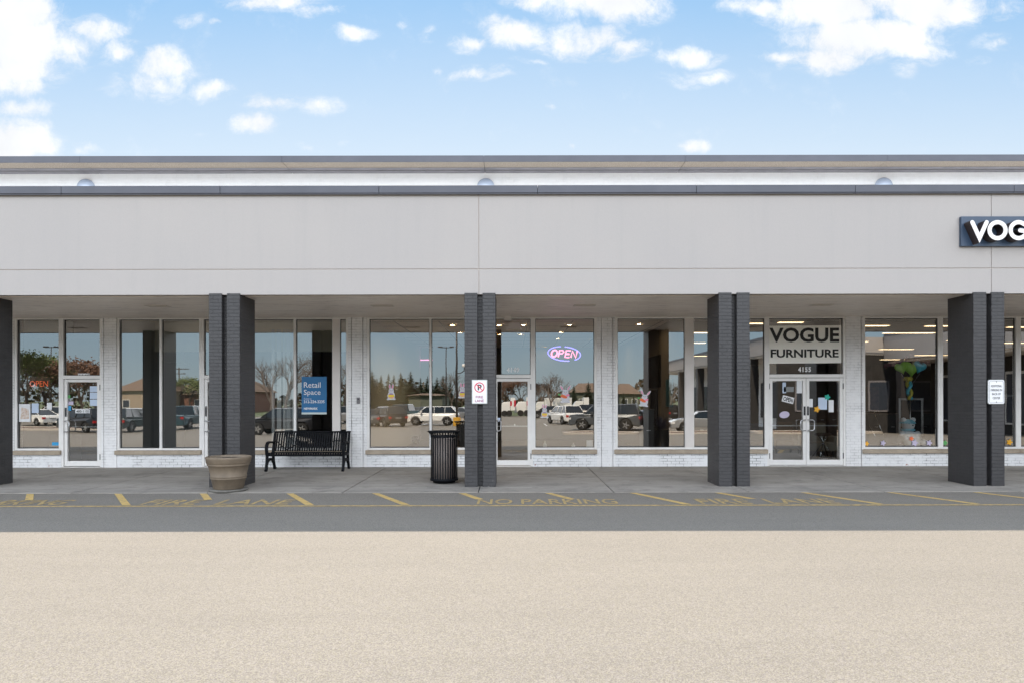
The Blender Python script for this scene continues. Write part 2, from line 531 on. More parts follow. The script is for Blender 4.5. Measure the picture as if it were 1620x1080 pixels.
class MB:
    def __init__(s):
        s.v = []; s.f = []; s.mi = []; s.sm = []

    def face(s, idx, mi=0, sm=False):
        s.f.append(tuple(idx)); s.mi.append(mi); s.sm.append(sm)

    def add(s, verts, faces, mi=0, sm=False):
        o = len(s.v)
        s.v += [tuple(p) for p in verts]
        for f in faces:
            s.face([i + o for i in f], mi, sm)
        return s

    def box(s, x0, x1, y0, y1, z0, z1, mi=0):
        v = [(x0, y0, z0), (x1, y0, z0), (x1, y1, z0), (x0, y1, z0), (x0, y0, z1), (x1, y0, z1), (x1, y1, z1), (x0, y1, z1)]
        return s.add(v, [(0, 3, 2, 1), (4, 5, 6, 7), (0, 1, 5, 4), (1, 2, 6, 5), (2, 3, 7, 6), (3, 0, 4, 7)], mi)

    def quad(s, a, b, c, d, mi=0):
        return s.add([a, b, c, d], [(0, 1, 2, 3)], mi)

    def prism(s, poly, axis, a, b, mi=0):
        """poly: 2-D outline; axis the extrusion axis 'x','y','z'"""
        def P(p, t):
            return {'x': (t, p[0], p[1]), 'y': (p[0], t, p[1]), 'z': (p[0], p[1], t)}[axis]
        n = len(poly)
        vs = [P(p, a) for p in poly] + [P(p, b) for p in poly]
        fs = [tuple(range(n))[::-1], tuple(range(n, 2 * n))] + [(i, (i + 1) % n, n + (i + 1) % n, n + i) for i in range(n)]
        return s.add(vs, fs, mi)

    def tube(s, pts, r, n=6, mi=0, sm=True, cap=True):
        pts = [Vector(p) for p in pts]
        rs = r if isinstance(r, (list, tuple)) else [r] * len(pts)
        base = len(s.v)
        prev = None
        for i, p in enumerate(pts):
            t = (pts[min(i + 1, len(pts) - 1)] - pts[max(i - 1, 0)]).normalized()
            if prev is None:
                a = t.orthogonal().normalized()
            else:
                a = (prev - t * prev.dot(t))
                a = a.normalized() if a.length > 1e-6 else t.orthogonal().normalized()
            prev = a
            b = t.cross(a)
            for k in range(n):
                an = 2 * math.pi * k / n
                s.v.append(tuple(p + (a * math.cos(an) + b * math.sin(an)) * rs[i]))
        for i in range(len(pts) - 1):
            for k in range(n):
                s.face((base + i * n + k, base + i * n + (k + 1) % n, base + (i + 1) * n + (k + 1) % n, base + (i + 1) * n + k), mi, sm)
        if cap:
            s.face([base + k for k in range(n)][::-1], mi)
            s.face([base + (len(pts) - 1) * n + k for k in range(n)], mi)
        return s

    def lathe(s, prof, cx, cy, n=40, mi=0, sm=True, close=False):
        base = len(s.v)
        for (r, z) in prof:
            for k in range(n):
                an = 2 * math.pi * k / n
                s.v.append((cx + r * math.cos(an), cy + r * math.sin(an), z))
        for i in range(len(prof) - 1):
            for k in range(n):
                s.face((base + i * n + k, base + i * n + (k + 1) % n, base + (i + 1) * n + (k + 1) % n, base + (i + 1) * n + k), mi, sm)
        if close:
            s.face([base + k for k in range(n)][::-1], mi)
            s.face([base + (len(prof) - 1) * n + k for k in range(n)], mi)
        return s

    def disc(s, cx, cz, y, rx, rz, n=24, mi=0, flat='y'):
        p = []
        for k in range(n):
            a = 2 * math.pi * k / n
            p.append((cx + rx * math.cos(a), y, cz + rz * math.sin(a)) if flat == 'y' else (cx + rx * math.cos(a), cz + rz * math.sin(a), y))
        return s.add(p, [tuple(range(n))], mi)

    def build(s, name, mats, parent=None, bevel=0.0, smooth=False):
        me = bpy.data.meshes.new(name)
        off = wloc(parent) if parent else Vector((0, 0, 0))
        me.from_pydata([(a - off.x, b - off.y, c - off.z) for a, b, c in s.v], [], s.f)
        mats = mats if isinstance(mats, (list, tuple)) else [mats]
        for m in mats:
            me.materials.append(M[m] if isinstance(m, str) else m)
        for p, i, sm in zip(me.polygons, s.mi, s.sm):
            p.material_index = i
            p.use_smooth = sm or smooth
        me.update()
        o = bpy.data.objects.new(name, me)
        COL.objects.link(o)
        if parent:
            o.parent = parent
        if bevel:
            bm = o.modifiers.new('bevel', 'BEVEL')
            bm.width = bevel
            bm.segments = 2
            bm.limit_method = 'ANGLE'
        return o


def tag(o, label=None, cat=None, group=None, kind=None):
    if label: o['label'] = label
    if cat: o['category'] = cat
    if group: o['group'] = group
    if kind: o['kind'] = kind
    return o


def thing(name, loc, label, cat, group=None):
    e = bpy.data.objects.new(name, None)
    e.empty_display_size = .2
    e.location = loc
    COL.objects.link(e)
    return tag(e, label, cat, group)


def recenter(o, loc):
    """move a top-level mesh's origin to loc"""
    loc = Vector(loc)
    for vt in o.data.vertices:
        vt.co -= loc
    o.location = loc
    return o


def copy_tree(o, parent=None):
    c = o.copy()
    COL.objects.link(c)
    c.parent = parent
    for ch in list(o.children):
        copy_tree(ch, c)
    return c


def X(px, d): return (px - CX) * d / F
def Z(py, d): return CZ + (HY - py) * d / F


def text_geo(txt, bold=0.0, spacing=1.0):
    cu = bpy.data.curves.new('t', 'FONT')
    cu.body = txt
    cu.size = 1
    cu.offset = bold
    cu.space_character = spacing
    cu.resolution_u = 3
    ob = bpy.data.objects.new('t', cu)
    COL.objects.link(ob)
    dg = bpy.context.evaluated_depsgraph_get()
    me = bpy.data.meshes.new_from_object(ob.evaluated_get(dg))
    vs = [tuple(v_.co) for v_ in me.vertices]
    fs = [tuple(p.vertices) for p in me.polygons]
    bpy.data.objects.remove(ob)
    bpy.data.meshes.remove(me)
    return vs, fs


def put_text(mb, txt, x0, x1, z0, z1, y, bold=0.0, mi=0, spacing=1.0, rot=0.0, ground=False, shear=0.0, keep=False):
    """flat lettering filling the box x0..x1, z0..z1 on the plane Y=y (or on the ground)"""
    vs, fs = text_geo(txt, bold, spacing)
    ax, bx = min(p[0] for p in vs), max(p[0] for p in vs)
    ay, by = min(p[1] for p in vs), max(p[1] for p in vs)
    cx, cz = (x0 + x1) / 2, (z0 + z1) / 2
    res = []
    for p in vs:
        a = x0 + (p[0] - ax) / (bx - ax) * (x1 - x0)
        b = z0 + (p[1] - ay) / (by - ay) * (z1 - z0)
        a += shear * (b - cz)
        if rot:
            da, db = a - cx, b - cz
            a, b = cx + da * math.cos(rot) - db * math.sin(rot), cz + da * math.sin(rot) + db * math.cos(rot)
        res.append((a, b, y) if ground else (a, y, b))
    mb.add(res, fs, mi)
    return mb


def stroke(mb, pts, w, y0, y1, mi_front=0, mi_side=1, closed=False):
    """flat letter stroke in the XZ plane with round ends, extruded y0 (front) .. y1 (back)"""
    P = [Vector((p[0], p[1])) for p in pts]
    n = len(P)
    L, Rr = [], []
    for i in range(n):
        if closed:
            a, b = P[i - 1], P[(i + 1) % n]
        else:
            a, b = P[max(i - 1, 0)], P[min(i + 1, n - 1)]
        t1 = (P[i] - a).normalized() if (P[i] - a).length > 1e-9 else (b - P[i]).normalized()
        t2 = (b - P[i]).normalized() if (b - P[i]).length > 1e-9 else t1
        t = (t1 + t2).normalized()
        nn = Vector((-t.y, t.x))
        c = max(.35, nn.dot(Vector((-t1.y, t1.x))))
        L.append(P[i] + nn * (w / 2 / c)); Rr.append(P[i] - nn * (w / 2 / c))
    if closed:
        for i in range(n):
            j = (i + 1) % n
            for yy_, mi in ((y0, mi_front), (y1, mi_side)):
                mb.quad((L[i].x, yy_, L[i].y), (L[j].x, yy_, L[j].y), (Rr[j].x, yy_, Rr[j].y), (Rr[i].x, yy_, Rr[i].y), mi)
            for A in (L, Rr):
                mb.quad((A[i].x, y0, A[i].y), (A[j].x, y0, A[j].y), (A[j].x, y1, A[j].y), (A[i].x, y1, A[i].y), mi_side)
        return
    t0 = (P[1] - P[0]).normalized(); t9 = (P[-1] - P[-2]).normalized()
    cap0 = [P[0] + Vector((math.cos(a), math.sin(a))) * w / 2 for a in [math.atan2(t0.x, -t0.y) + math.pi * k / 8 for k in range(1, 8)]]
    cap9 = [P[-1] + Vector((math.cos(a), math.sin(a))) * w / 2 for a in [math.atan2(-t9.x, t9.y) + math.pi * k / 8 for k in range(1, 8)]]
    outl = L[::-1] + cap0 + Rr + cap9
    for yy_, mi in ((y0, mi_front), (y1, mi_side)):
        for i in range(n - 1):
            mb.quad((L[i].x, yy_, L[i].y), (L[i + 1].x, yy_, L[i + 1].y), (Rr[i + 1].x, yy_, Rr[i + 1].y), (Rr[i].x, yy_, Rr[i].y), mi)
        for cp, a, b in ((cap0, L[0], Rr[0]), (cap9, Rr[-1], L[-1])):
            pl = [a] + cp + [b]
            mb.add([(q.x, yy_, q.y) for q in pl], [tuple(range(len(pl)))], mi)
    k = len(outl)
    for i in range(k):
        a, b = outl[i], outl[(i + 1) % k]
        mb.quad((a.x, y0, a.y), (b.x, y0, b.y), (b.x, y1, b.y), (a.x, y1, a.y), mi_side)


def arc(cx, cz, rx, rz, a0, a1, n=20):
    return [(cx + rx * math.cos(R(a0 + (a1 - a0) * i / n)), cz + rz * math.sin(R(a0 + (a1 - a0) * i / n))) for i in range(n + 1)]

# ================================================================ SETTING
def gz(y):
    if y >= 5: return 0.0
    if y <= -12: return -0.55
    return -0.55 * (5 - y) / 17.0


def sheet(name, xs, ys, zf, m, kind='structure'):
    mb = MB()
    for y in ys:
        for x in xs:
            mb.v.append((x, y, zf(y)))
    n = len(xs)
    for j in range(len(ys) - 1):
        for i in range(n - 1):
            mb.face((j * n + i, j * n + i + 1, (j + 1) * n + i + 1, (j + 1) * n + i))
    return tag(mb.build(name, m), kind=kind)


mat('field_grass', (.10, .13, .05), .9, var=.4, vscale=.2, bump=.4, bscale=3)
sheet('ground', [-1600, -90, 90, 1600], [1600, 60, -64, -1600], lambda y: -0.62, 'field_grass')
sheet('parking_lot', [-80, -20, 20, 80], [12.47, 5, 0, -6, -12, -40, -62], gz, 'asphalt')
SWX0, SWX1 = -30.0, 24.0
def swz(y): return 0.012 + (y - 12.45) * 0.0072
mb = MB()
# the walk is cast in bays with open joints between them
JX = [SWX0] + [round(-8.03 + 2.47 * i, 3) for i in range(-8, 13)] + [SWX1]
JY = [12.45, 13.1, 15.0, 17.2]
mb.v = []
g = .011
for a, b in zip(JX[:-1], JX[1:]):
    for c, d in zip(JY[:-1], JY[1:]):
        x0, x1, y0, y1 = a + g, b - g, c + (0 if c == 12.45 else g), d - g
        z0, z1 = swz(y0), swz(y1)
        mb.add([(x0, y0, z0), (x1, y0, z0), (x1, y1, z1), (x0, y1, z1), (x0, y0, -.2), (x1, y0, -.2), (x1, y1, -.2), (x0, y1, -.2)],
               [(0, 1, 2, 3), (4, 5, 1, 0), (5, 6, 2, 1), (6, 7, 3, 2), (7, 4, 0, 3)])
sw = tag(mb.build('sidewalk', 'concrete'), kind='structure')
mb = MB()
mb.add([(SWX0, 12.46, -.006), (SWX1, 12.46, -.006), (SWX1, 17.2, .024), (SWX0, 17.2, .024)], [(0, 1, 2, 3)])
mb.build('joint_filler', 'joint', sw)

# painted markings
mb = MB()
mb.box(-26, 24, 10.87, 10.95, .004, .008)
tag(mb.build('painted_line', 'faded_yellow_paint'), kind='structure')
hx = [-8.74, -7.15, -5.60, -4.03, -2.48, -.91, .65, 2.19, 3.73, 5.29, 6.85, 8.41, 9.97, 11.5, -10.3, -11.86, -13.4]
long_ = [False, True, False, True, True, False, False, True, False, True, True, True, False, True, True, False, True]
for x0, lg in zip(hx, long_):
    y1 = 11.02 if lg else 11.62
    sl_ = .47 if x0 > -1 else .56 if x0 > -6 else .68
    x1 = x0 + (12.38 - y1) * sl_
    mb = MB()
    z = .0045
    mb.add([(x0 - .065, 12.38, z), (x0 + .065, 12.38, z), (x1 + .07, y1, z), (x1 - .07, y1, z)], [(0, 1, 2, 3)])
    tag(mb.build('painted_hatch_line', 'worn_yellow_paint'), kind='structure')


def ground_words(txt, px0, px1, y0=11.07, y1=11.62):
    d = (y0 + y1) / 2
    mb = MB()
    put_text(mb, txt, X(px0, d), X(px1, d), y0, y1, .0055, bold=.01, ground=True)
    return tag(mb.build('painted_lettering', 'faded_yellow_paint'), kind='structure')


ground_words('NO PARKING', 755, 975)
ground_words('FIRE  LANE', 1103, 1320)
ground_words('FIRE  LANE', 233, 462)
ground_words('NO PARKING', -118, 108)

# ================================================================ THE PLAZA BUILDING
B = thing('shopping_plaza', (0, 16.9, 0), 'long retail plaza with grey stucco fascia above shopfronts and charcoal brick columns', 'shopping plaza')
WX0, WX1 = -30.0, 24.0
D = 16.9
ZS = 3.72
# fascia in panels with narrow reveals
zs = [Z(466, 13.2), Z(426, 13.2), 5.655]
jx = [WX0, -15.5 + .0, -10.51 - .0, -.635, 9.26, WX1]
jx = [WX0, -20.4, -10.52, -.635, 9.26, WX1]
mb = MB()
for a, b in zip(jx[:-1], jx[1:]):
    for c, d in zip(zs[:-1], zs[1:]):
        mb.box(a + .006, b - .006, 13.18, 13.30, c + (.008 if c != zs[0] else 0), d - (0 if d == zs[2] else .006))
mb.build('fascia', 'stucco', B)
MB().box(WX0 + .01, WX1 - .01, 13.196, 13.42, zs[0] + .01, 5.64).build('fascia_backing', 'stucco_gap', B)
mb = MB()
xx = WX0
while xx < WX1 - .01:
    x2 = min(xx + 3.05, WX1)
    mb.box(xx + .003, x2 - .003, 13.105, 13.46, 5.655, 5.80)
    mb.box(xx + .003, x2 - .003, 13.12, 13.135, 5.63, 5.655)
    xx = x2
mb.build('coping', 'coping_metal', B, bevel=.006)
# soffit + vents
sf = MB().box(WX0, WX1, 13.42, 17.6, ZS, ZS + .1)
sf = sf.build('soffit', 'soffit', B)
mat('vent_grey', (.62, .56, .50), .6)
for px in (605, 925, 1300, 250, -80):
    d = 14.75
    x = X(px, d)
    mb = MB()
    mb.box(x - .24, x + .24, d - .13, d + .13, ZS - .006, ZS - .002)
    for k in range(6):
        mb.box(x - .22, x + .22, d - .11 + k * .04, d - .095 + k * .04, ZS - .012, ZS - .006)
    mb.build('vent', 'vent_grey', sf)
MB().box(WX0, WX1, 13.46, 19.0, 5.42, 5.5).build('canopy_roof', 'roof', B)
# upper storey wall and cornice
MB().box(WX0, WX1, 19.06, 19.3, 3.9, 8.02).build('upper_wall', 'white_brick_high', B)
co = MB()
xs = []
x = X(135, 18.4) - 3 * 5.38
while x < WX1:
    if x > WX0: xs.append(x)
    x += 5.38
xs = [WX0] + xs + [WX1]
for a, b in zip(xs[:-1], xs[1:]):
    co.box(a + .008, b - .008, 18.215, 18.66, 8.026, 8.04)
cor = co.build('cornice', 'gravel_band', B)
mb = MB()
for a, b in zip(xs[:-1], xs[1:]):
    mb.box(a + .008, b - .008, 18.665, 18.84, 8.018, 8.04)
    mb.box(a + .008, b - .008, 18.86, 19.06, 8.0, 8.04)
mb.build('cornice_band', 'cornice_grey', cor)
MB().box(WX0, WX1, 18.22, 19.3, 8.042, 8.15).build('cornice_core', 'joint', cor)
mb = MB()
for a, b in zip(xs[:-1], xs[1:]):
    mb.box(a + .003, b - .003, 18.18, 18.215, 8.018, 8.185)
    mb.box(a + .003, b - .003, 18.215, 19.3, 8.15, 8.185)
mb.build('parapet_cap', 'coping_metal', cor)
MB().box(WX0, WX1, 19.3, 46, 7.6, 7.8).build('roof', 'roof', B)
MB().box(WX0, WX1, 46, 46.3, 0, 7.8).build('rear_wall', 'white_brick_high', B)
for xa in (WX0 - .3, WX1):
    MB().box(xa, xa + .3, 13.18, 46.3, -.2, 7.6).build('end_wall', 'white_brick_high', B)
for px in (135, 769, 1400, -500, 2032):
    x, zc, r = X(px, 19.0), 7.605, .25
    mb = MB()
    prof = [(r * math.cos(R(a)), r * .62 * math.sin(R(a))) for a in range(0, 91, 10)]
    n = 28
    for (rr, dep) in prof:
        for k in range(n):
            an = 2 * math.pi * k / n
            mb.v.append((x + rr * math.cos(an), 19.05 - dep, zc + rr * math.sin(an)))
    for i in range(len(prof) - 1):
        for k in range(n):
            mb.face((i * n + k, i * n + (k + 1) % n, (i + 1) * n + (k + 1) % n, (i + 1) * n + k), 0, True)
    if abs(x) < 22:
        mb.build('wall_dome', 'dome', B)

# columns
COLX = [-15.4, -10.485, -5.54, -.615, 4.285, 9.19, 14.1, 19.0]
for cx in COLX:
    mb = MB()
    h = 3.742
    z0 = swz(13.2) - .01
    mb.box(cx - .299, cx - .049, 13.15, 13.93, z0, h)
    mb.box(cx + .049, cx + .299, 13.15, 13.93, z0, h)
    c = mb.build('column', 'charcoal_brick', B, bevel=.006)
    MB().box(cx - .0485, cx + .0485, 13.27, 13.80, z0, h - .003).build('groove', 'charcoal_brick', c)


# ---- storefront
def sx(px): return X(px, D)
def szz(py): return Z(py, D)
ZT, ZB = ZS - .002, szz(710.3)
FY0, FY1 = 16.87, 16.97      # frame depth
GY = 16.93


def wall_brick(name, x0, x1, z0, z1, y0=16.86, m='white_brick', y1=17.16):
    return MB().box(x0, x1, y0, y1, z0, z1).build(name, m, B)


def pilaster(pa, pb, j1=None, j2=None):
    x0, x1 = sx(pa), sx(pb)
    mb = MB()
    js = [x0] + [sx(j) for j in (j1, j2) if j] + [x1]
    for i, (a, b) in enumerate(zip(js[:-1], js[1:])):
        ins = .010
        mb.box(a + (ins if i else 0), b - (ins if i < len(js) - 2 else 0), 16.845 if i % 2 else 16.852, 17.16, .04, ZT)
    if len(js) > 2:
        mb.box(x0 + .02, x1 - .02, 16.90, 17.10, .04, ZT)
    return mb.build('brick_pier', 'white_brick', B)


def pane(x0, x1, z0, z1, parent, y=GY):
    return MB().box(x0, x1, y, y + .006, z0, z1).build('pane', 'glass', parent)


def one_pane(x0, x1, z0, z1, parent, y=GY):
    mb = MB()
    mb.quad((x0, y, z0), (x1, y, z0), (x1, y, z1), (x0, y, z1))
    p = mb.build('pane', 'glass', parent)
    return p


def seal_loop(a, b, z0, z1, o):
    mb = MB()
    e = .012
    ya, yb = GY - .012, GY + .012
    O = [(a, z0), (b, z0), (b, z1), (a, z1)]
    I = [(a + e, z0 + e), (b - e, z0 + e), (b - e, z1 - e), (a + e, z1 - e)]
    mb.v = [(p[0], y, p[1]) for y in (ya, yb) for p in O + I]
    for k in range(4):
        j = (k + 1) % 4
        mb.face((k, j, 4 + j, 4 + k)); mb.face((8 + j, 8 + k, 12 + k, 12 + j)); mb.face((4 + k, 4 + j, 12 + j, 12 + k)); mb.face((j, k, 8 + k, 8 + j))
    mb.build('seal', 'rubber_seal', o)


def window(pa, pb, mulls=(), posts=(), fw=4.0):
    """pa..pb outer; mulls: (left,right) aluminium bars; posts: wide white infill posts"""
    x0, x1 = sx(pa), sx(pb)
    w = fw / 63.9
    mb = MB()
    zt, zb = ZT, ZB
    ed = []
    cur = x0 + w
    mb.box(x0, x0 + w, FY0, FY1, zb, zt)
    for (a, b) in sorted(list(mulls)):
        mb.box(sx(a), sx(b), FY0, FY1, zb, zt)
        ed.append((cur, sx(a))); cur = sx(b)
    mb.box(x1 - w, x1, FY0, FY1, zb, zt)
    ed.append((cur, x1 - w))
    for a, b in ed:
        mb.box(a, b, FY0, FY1, zt - .035, zt)
        mb.box(a, b, FY0, FY1, zb, zb + .05)
    o = mb.build('window', 'white_alu', B, bevel=.004)
    for a, b in ed:
        if b - a > .05: seal_loop(a, b, zb + .05, zt - .035, o)
        one_pane(a, b, zb + .05, zt - .035, o)
    for (a, b) in posts:
        MB().box(sx(a), sx(b), FY0 + .012, FY1 + .06, zb + .052, zt - .037).build('post_panel', 'white_panel', o)
    # stone sill
    sl0 = MB().box(x0 - .03, x1 + .0, 16.80, 17.1, szz(717), zb - .004).build('sill', 'stone_sill', o, bevel=.006)
    # brick below
    wall_brick('low_wall', x0, x1, .035, szz(717) - .003, y0=16.865, m='white_brick_low')
    return o


def door(pa, pb, leaf_px, number_side=None, pull='L', split=None):
    x0, x1 = sx(pa), sx(pb)
    w = 3.6 / 63.9
    mb = MB()
    ztr = szz(592.3)
    mb.box(x0, x0 + w, FY0, FY1, .045, ZT)
    mb.box(x1 - w, x1, FY0, FY1, .045, ZT)
    mb.box(x0 + w, x1 - w, FY0, FY1, ZT - .035, ZT)
    mb.box(x0 + w, x1 - w, FY0 - .004, FY1, szz(597.5), ztr)
    mb.box(x0 + w, x1 - w, FY0, FY1 + .03, .035, .058)
    o = mb.build('door_frame', 'white_alu', B, bevel=.004)
    seal_loop(x0 + w, x1 - w, ztr, ZT - .035, o)
    one_pane(x0 + w, x1 - w, ztr, ZT - .035, o)
    for i, (la, lb) in enumerate(leaf_px):
        a, b = sx(la), sx(lb)
        zt, zb = szz(598.3), .075
        st = .075
        mb = MB()
        mb.box(a, a + st, FY0 + .012, FY1 - .015, zb, zt)
        mb.box(b - st, b, FY0 + .012, FY1 - .015, zb, zt)
        mb.box(a + st, b - st, FY0 + .012, FY1 - .015, zt - .07, zt)
        mb.box(a + st, b - st, FY0 + .012, FY1 - .015, zb, zb + .125)
        lf = mb.build('door', 'white_alu', B, bevel=.004)
        one_pane(a + st, b - st, zb + .125, zt - .07, lf, GY + .001)
        mb = MB()
        side = pull if len(leaf_px) == 1 else ('R' if i == 0 else 'L')
        hx_ = a + st * .5 if side == 'L' else b - st * .5
        inn = .14 if side == 'L' else -.14
        zc = 1.06
        mb.tube([(hx_, FY0 + .01, zc + .13), (hx_, FY0 - .05, zc + .13), (hx_ + inn * .6, FY0 - .065, zc + .13), (hx_ + inn * .9, FY0 - .065, zc + .10),
                 (hx_ + inn * .9, FY0 - .065, zc - .10), (hx_ + inn * .6, FY0 - .065, zc - .13), (hx_, FY0 - .05, zc - .13), (hx_, FY0 + .01, zc - .13)], .013, 8)
        mb.build('handle', 'steel', lf)
        mb = MB()
        mb.box(a + st, b - st, FY1, FY1 + .03, 1.03, 1.055)
        mb.build('push_bar', 'steel', lf)
        hx2 = a - .012 if side == 'R' else b - .004
        for zc2 in (.3, zt - .2):
            MB().box(hx2, hx2 + .016, FY0 - .004, FY0 + .02, zc2 - .07, zc2 + .07).build('hinge', 'rubber_seal', lf)
        MB().box(hx_ - .022, hx_ + .022, FY0 + .004, FY0 + .012, 1.30, 1.52).build('lock_plate', 'rubber_seal', lf)
    return o


window(24, 98)
doorA = door(98, 162.5, [(102.5, 159)], pull='L')
pilaster(162.5, 186, 166, None)
winB = window(186, 320, [(253, 257)])
door(320, 381, [(324, 377)], pull='L')
winC = window(381, 552, [(465, 469), (526, 526.6), (538, 538.6)])
MB().box(sx(526.7), sx(537.9), FY0 + .004, FY1 + .06, ZB + .05, ZT - .036).build('post_panel', 'white_panel', winC)
pilaster(552, 581, 557, 575)
window(581, 777, [(679.5, 683)])
doorC = door(777, 843, [(782, 839.5)], pull='L')
window(843, 944)
pilaster(944, 973, 951, 969)
winF = window(973, 1150, [(1083, 1083.6), (1097, 1097.6)])
MB().box(sx(1083.7), sx(1096.9), FY0 + .004, FY1 + .06, ZB + .05, ZT - .036).build('post_panel', 'white_panel', winF)
window(1150, 1213)
doorD = door(1213, 1337, [(1217, 1274.6), (1275.2, 1333)])
pilaster(1337, 1364, 1361, None)
winH = window(1364, 1487)
window(1487, 1610)
window(1610, 1700)
pilaster(1700, 1735, 1706, 1729)
window(1735, 1900)
wall_brick('brick_wall', sx(1900), WX1, .04, ZT)
pilaster(-22, 24, -16, None)
window(-230, -22, [(-128, -124)])
wall_brick('brick_wall', WX0, sx(-230), .04, ZT)
# lintel wall above the shopfront
MB().box(WX0, WX1, 17.62, 17.8, ZS + .1, 5.4).build('bulkhead', 'int_dark', B)

# ================================================================ INTERIORS (parts of the building)
def part(name, m, *bx, parent=B):
    mb = MB()
    for b in bx: mb.box(*b)
    return mb.build(name, m, parent)


XA, XB, XC, XD = sx(-230), sx(174), sx(566), sx(1091)
XE = WX1 - .3
part('shop_floor', 'int_floor', (XA, XD, 17.161, 30, -.05, .045))
part('shop_floor', 'int_floor_dark', (XD + .01, XE, 17.161, 45.9, -.05, .045))
mat('int_brown', (.045, .04, .034), .85)
# shop 1 (dark, green trim)
part('shop_wall', 'int_taupe', (XA, XB - .07, 24, 24.1, .045, 3.9))
part('shop_wall', 'int_taupe', (XA - .1, XA, 17.161, 24.1, .045, 3.9))
c1 = part('shop_ceiling', 'int_ceiling', (XA, XB - .07, 17.61, 24, 3.83, 3.9))
part('ceiling_band', 'int_green', (sx(24), sx(92), 17.2, 17.5, 3.36, 3.70))
part('partition', 'int_white', (XB - .07, XB + .07, 17.161, 30, .046, 4.2))
part('counter', 'int_dark', (sx(60), sx(152), 18.6, 19.3, .046, 1.05))
part('inner_post', 'white_panel', (sx(87), sx(94), 17.04, 17.12, .6, 3.69))
# shop 2 (vacant, cream bulkhead)
part('shop_ceiling', 'int_cream', (XB + .07, XC - .07, 17.61, 30, 3.83, 3.9))
part('dropped_bulkhead', 'int_cream', (XB + .07, XC - .07, 18.9, 19.1, 3.04, 3.83))
part('shop_wall', 'int_grey', (XB + .07, sx(392), 20.6, 20.75, .046, 3.83))
part('shop_wall', 'int_white', (sx(338), sx(352), 18.2, 20.6, .046, 3.83))
part('shop_wall', 'int_dark', (XB + .07, XC - .07, 27, 27.1, .046, 3.83))
part('shop_wall', 'int_dark', (XC - .5, XC - .07, 19.2, 27, .046, 3.03))
mb = MB()
for i, px in enumerate((432, 441, 449, 455, 462)):
    x = X(px, 17.5)
    w = .035 + .02 * (i % 2)
    mb.box(x - w, x + w, 17.5 + .02 * i, 17.51 + .02 * i, .25, 3.5)
mb.build('vertical_blind', 'int_white', B)
part('partition', 'int_white', (XC - .07, XC + .07, 17.161, 30, .046, 4.2))
# shop 3 (lit downlights, grid ceiling)
c3 = part('shop_ceiling', 'int_ceiling', (XC + .07, XD - .07, 17.61, 28, 3.83, 3.9))
mb = MB()
xx = XC + .6
while xx < XD - .1:
    mb.box(xx - .012, xx + .012, 17.61, 28, 3.822, 3.829); xx += 1.22
yy_ = 18.6
while yy_ < 28:
    mb.box(XC + .1, XD - .1, yy_ - .012, yy_ + .012, 3.818, 3.8215); yy_ += 1.22
mb.build('ceiling_grid', 'ceil_grid', c3)
part('shop_wall', 'int_brown', (XC + .07, XD - .07, 28, 28.1, .046, 3.83))
part('partition', 'int_taupe', (XD - .07, XD + .07, 17.161, 45, .046, 4.4))
mat('lamp_warm', (1, .8, .55), .5, emit=(1, .70, .38), estr=90)
mat('lamp_white', (1, 1, 1), .5, emit=(1, .93, .85), estr=6)
mat('tube_warm', (1, .85, .6), .5, emit=(1, .72, .40), estr=3.2)
mat('lamp_trim', (.45, .33, .18), .35, metal=.6)
lamps = [(605, 513), (716, 513), (727, 525), (790, 513), (828, 513), (901, 513), (888, 525), (791, 528), (824, 528), (1011, 512), (882, 535), (640, 541), (705, 551), (860, 548), (960, 541)]
for px, py in lamps:
    d = (3.83 - CZ) * F / (HY - py)
    x = X(px, d)
    if not (XC + .3 < x < XD - .3 and d < 27.8): continue
    mb = MB().lathe([(.13, 3.829), (.15, 3.80), (.115, 3.795), (.09, 3.82)], x, d, 20)
    l = mb.build('ceiling_light', 'lamp_trim', c3)
    MB().disc(x, d, 3.812, .09, .09, 16, flat='z').build('bulb', 'lamp_warm', l)
# shop 4 (dark ceiling, fluorescent strips)
c4_ = part('shop_ceiling', 'int_ceiling_dark', (XD + .07, XE, 17.61, 45, 3.93, 4.0))
part('shop_wall', 'int_taupe', (XD + .07, XE, 45, 45.1, .046, 3.93))
part('shop_wall', 'int_taupe', (XE, XE + .1, 17.161, 45, .046, 3.93))
def strip(pxa, pxb, py):
    d = (3.9 - CZ) * F / (HY - py)
    a, b = X(pxa, d), X(pxb, d)
    l = MB().box(a - .03, b + .03, d - .12, d + .12, 3.905, 3.929).build('strip_light', 'lamp_trim', c4_)
    MB().box(a, b, d - .10, d + .10, 3.895, 3.904).build('tube', 'tube_warm', l)
for a, b, y in [(1345, 1405, 516.5), (1398, 1478, 528), (1465, 1530, 517), (1340, 1372, 541.5), (1392, 1444, 553.5), (1448, 1500, 563), (1393, 1430, 569.5), (1388, 1416, 580), (1378, 1410, 587),
                (1160, 1210, 512.5), (1080, 1122, 527), (1085, 1118, 563.5), (1098, 1116, 543), (1290, 1330, 580), (1298, 1326, 587.5), (1232, 1270, 511), (1590, 1640, 544), (1600, 1650, 566), (1595, 1660, 519), (1500, 1535, 540)]:
    strip(a, b, y)
for px in (1260, 1560, 1700, 1900):
    for y in (519, 545, 566):
        pass

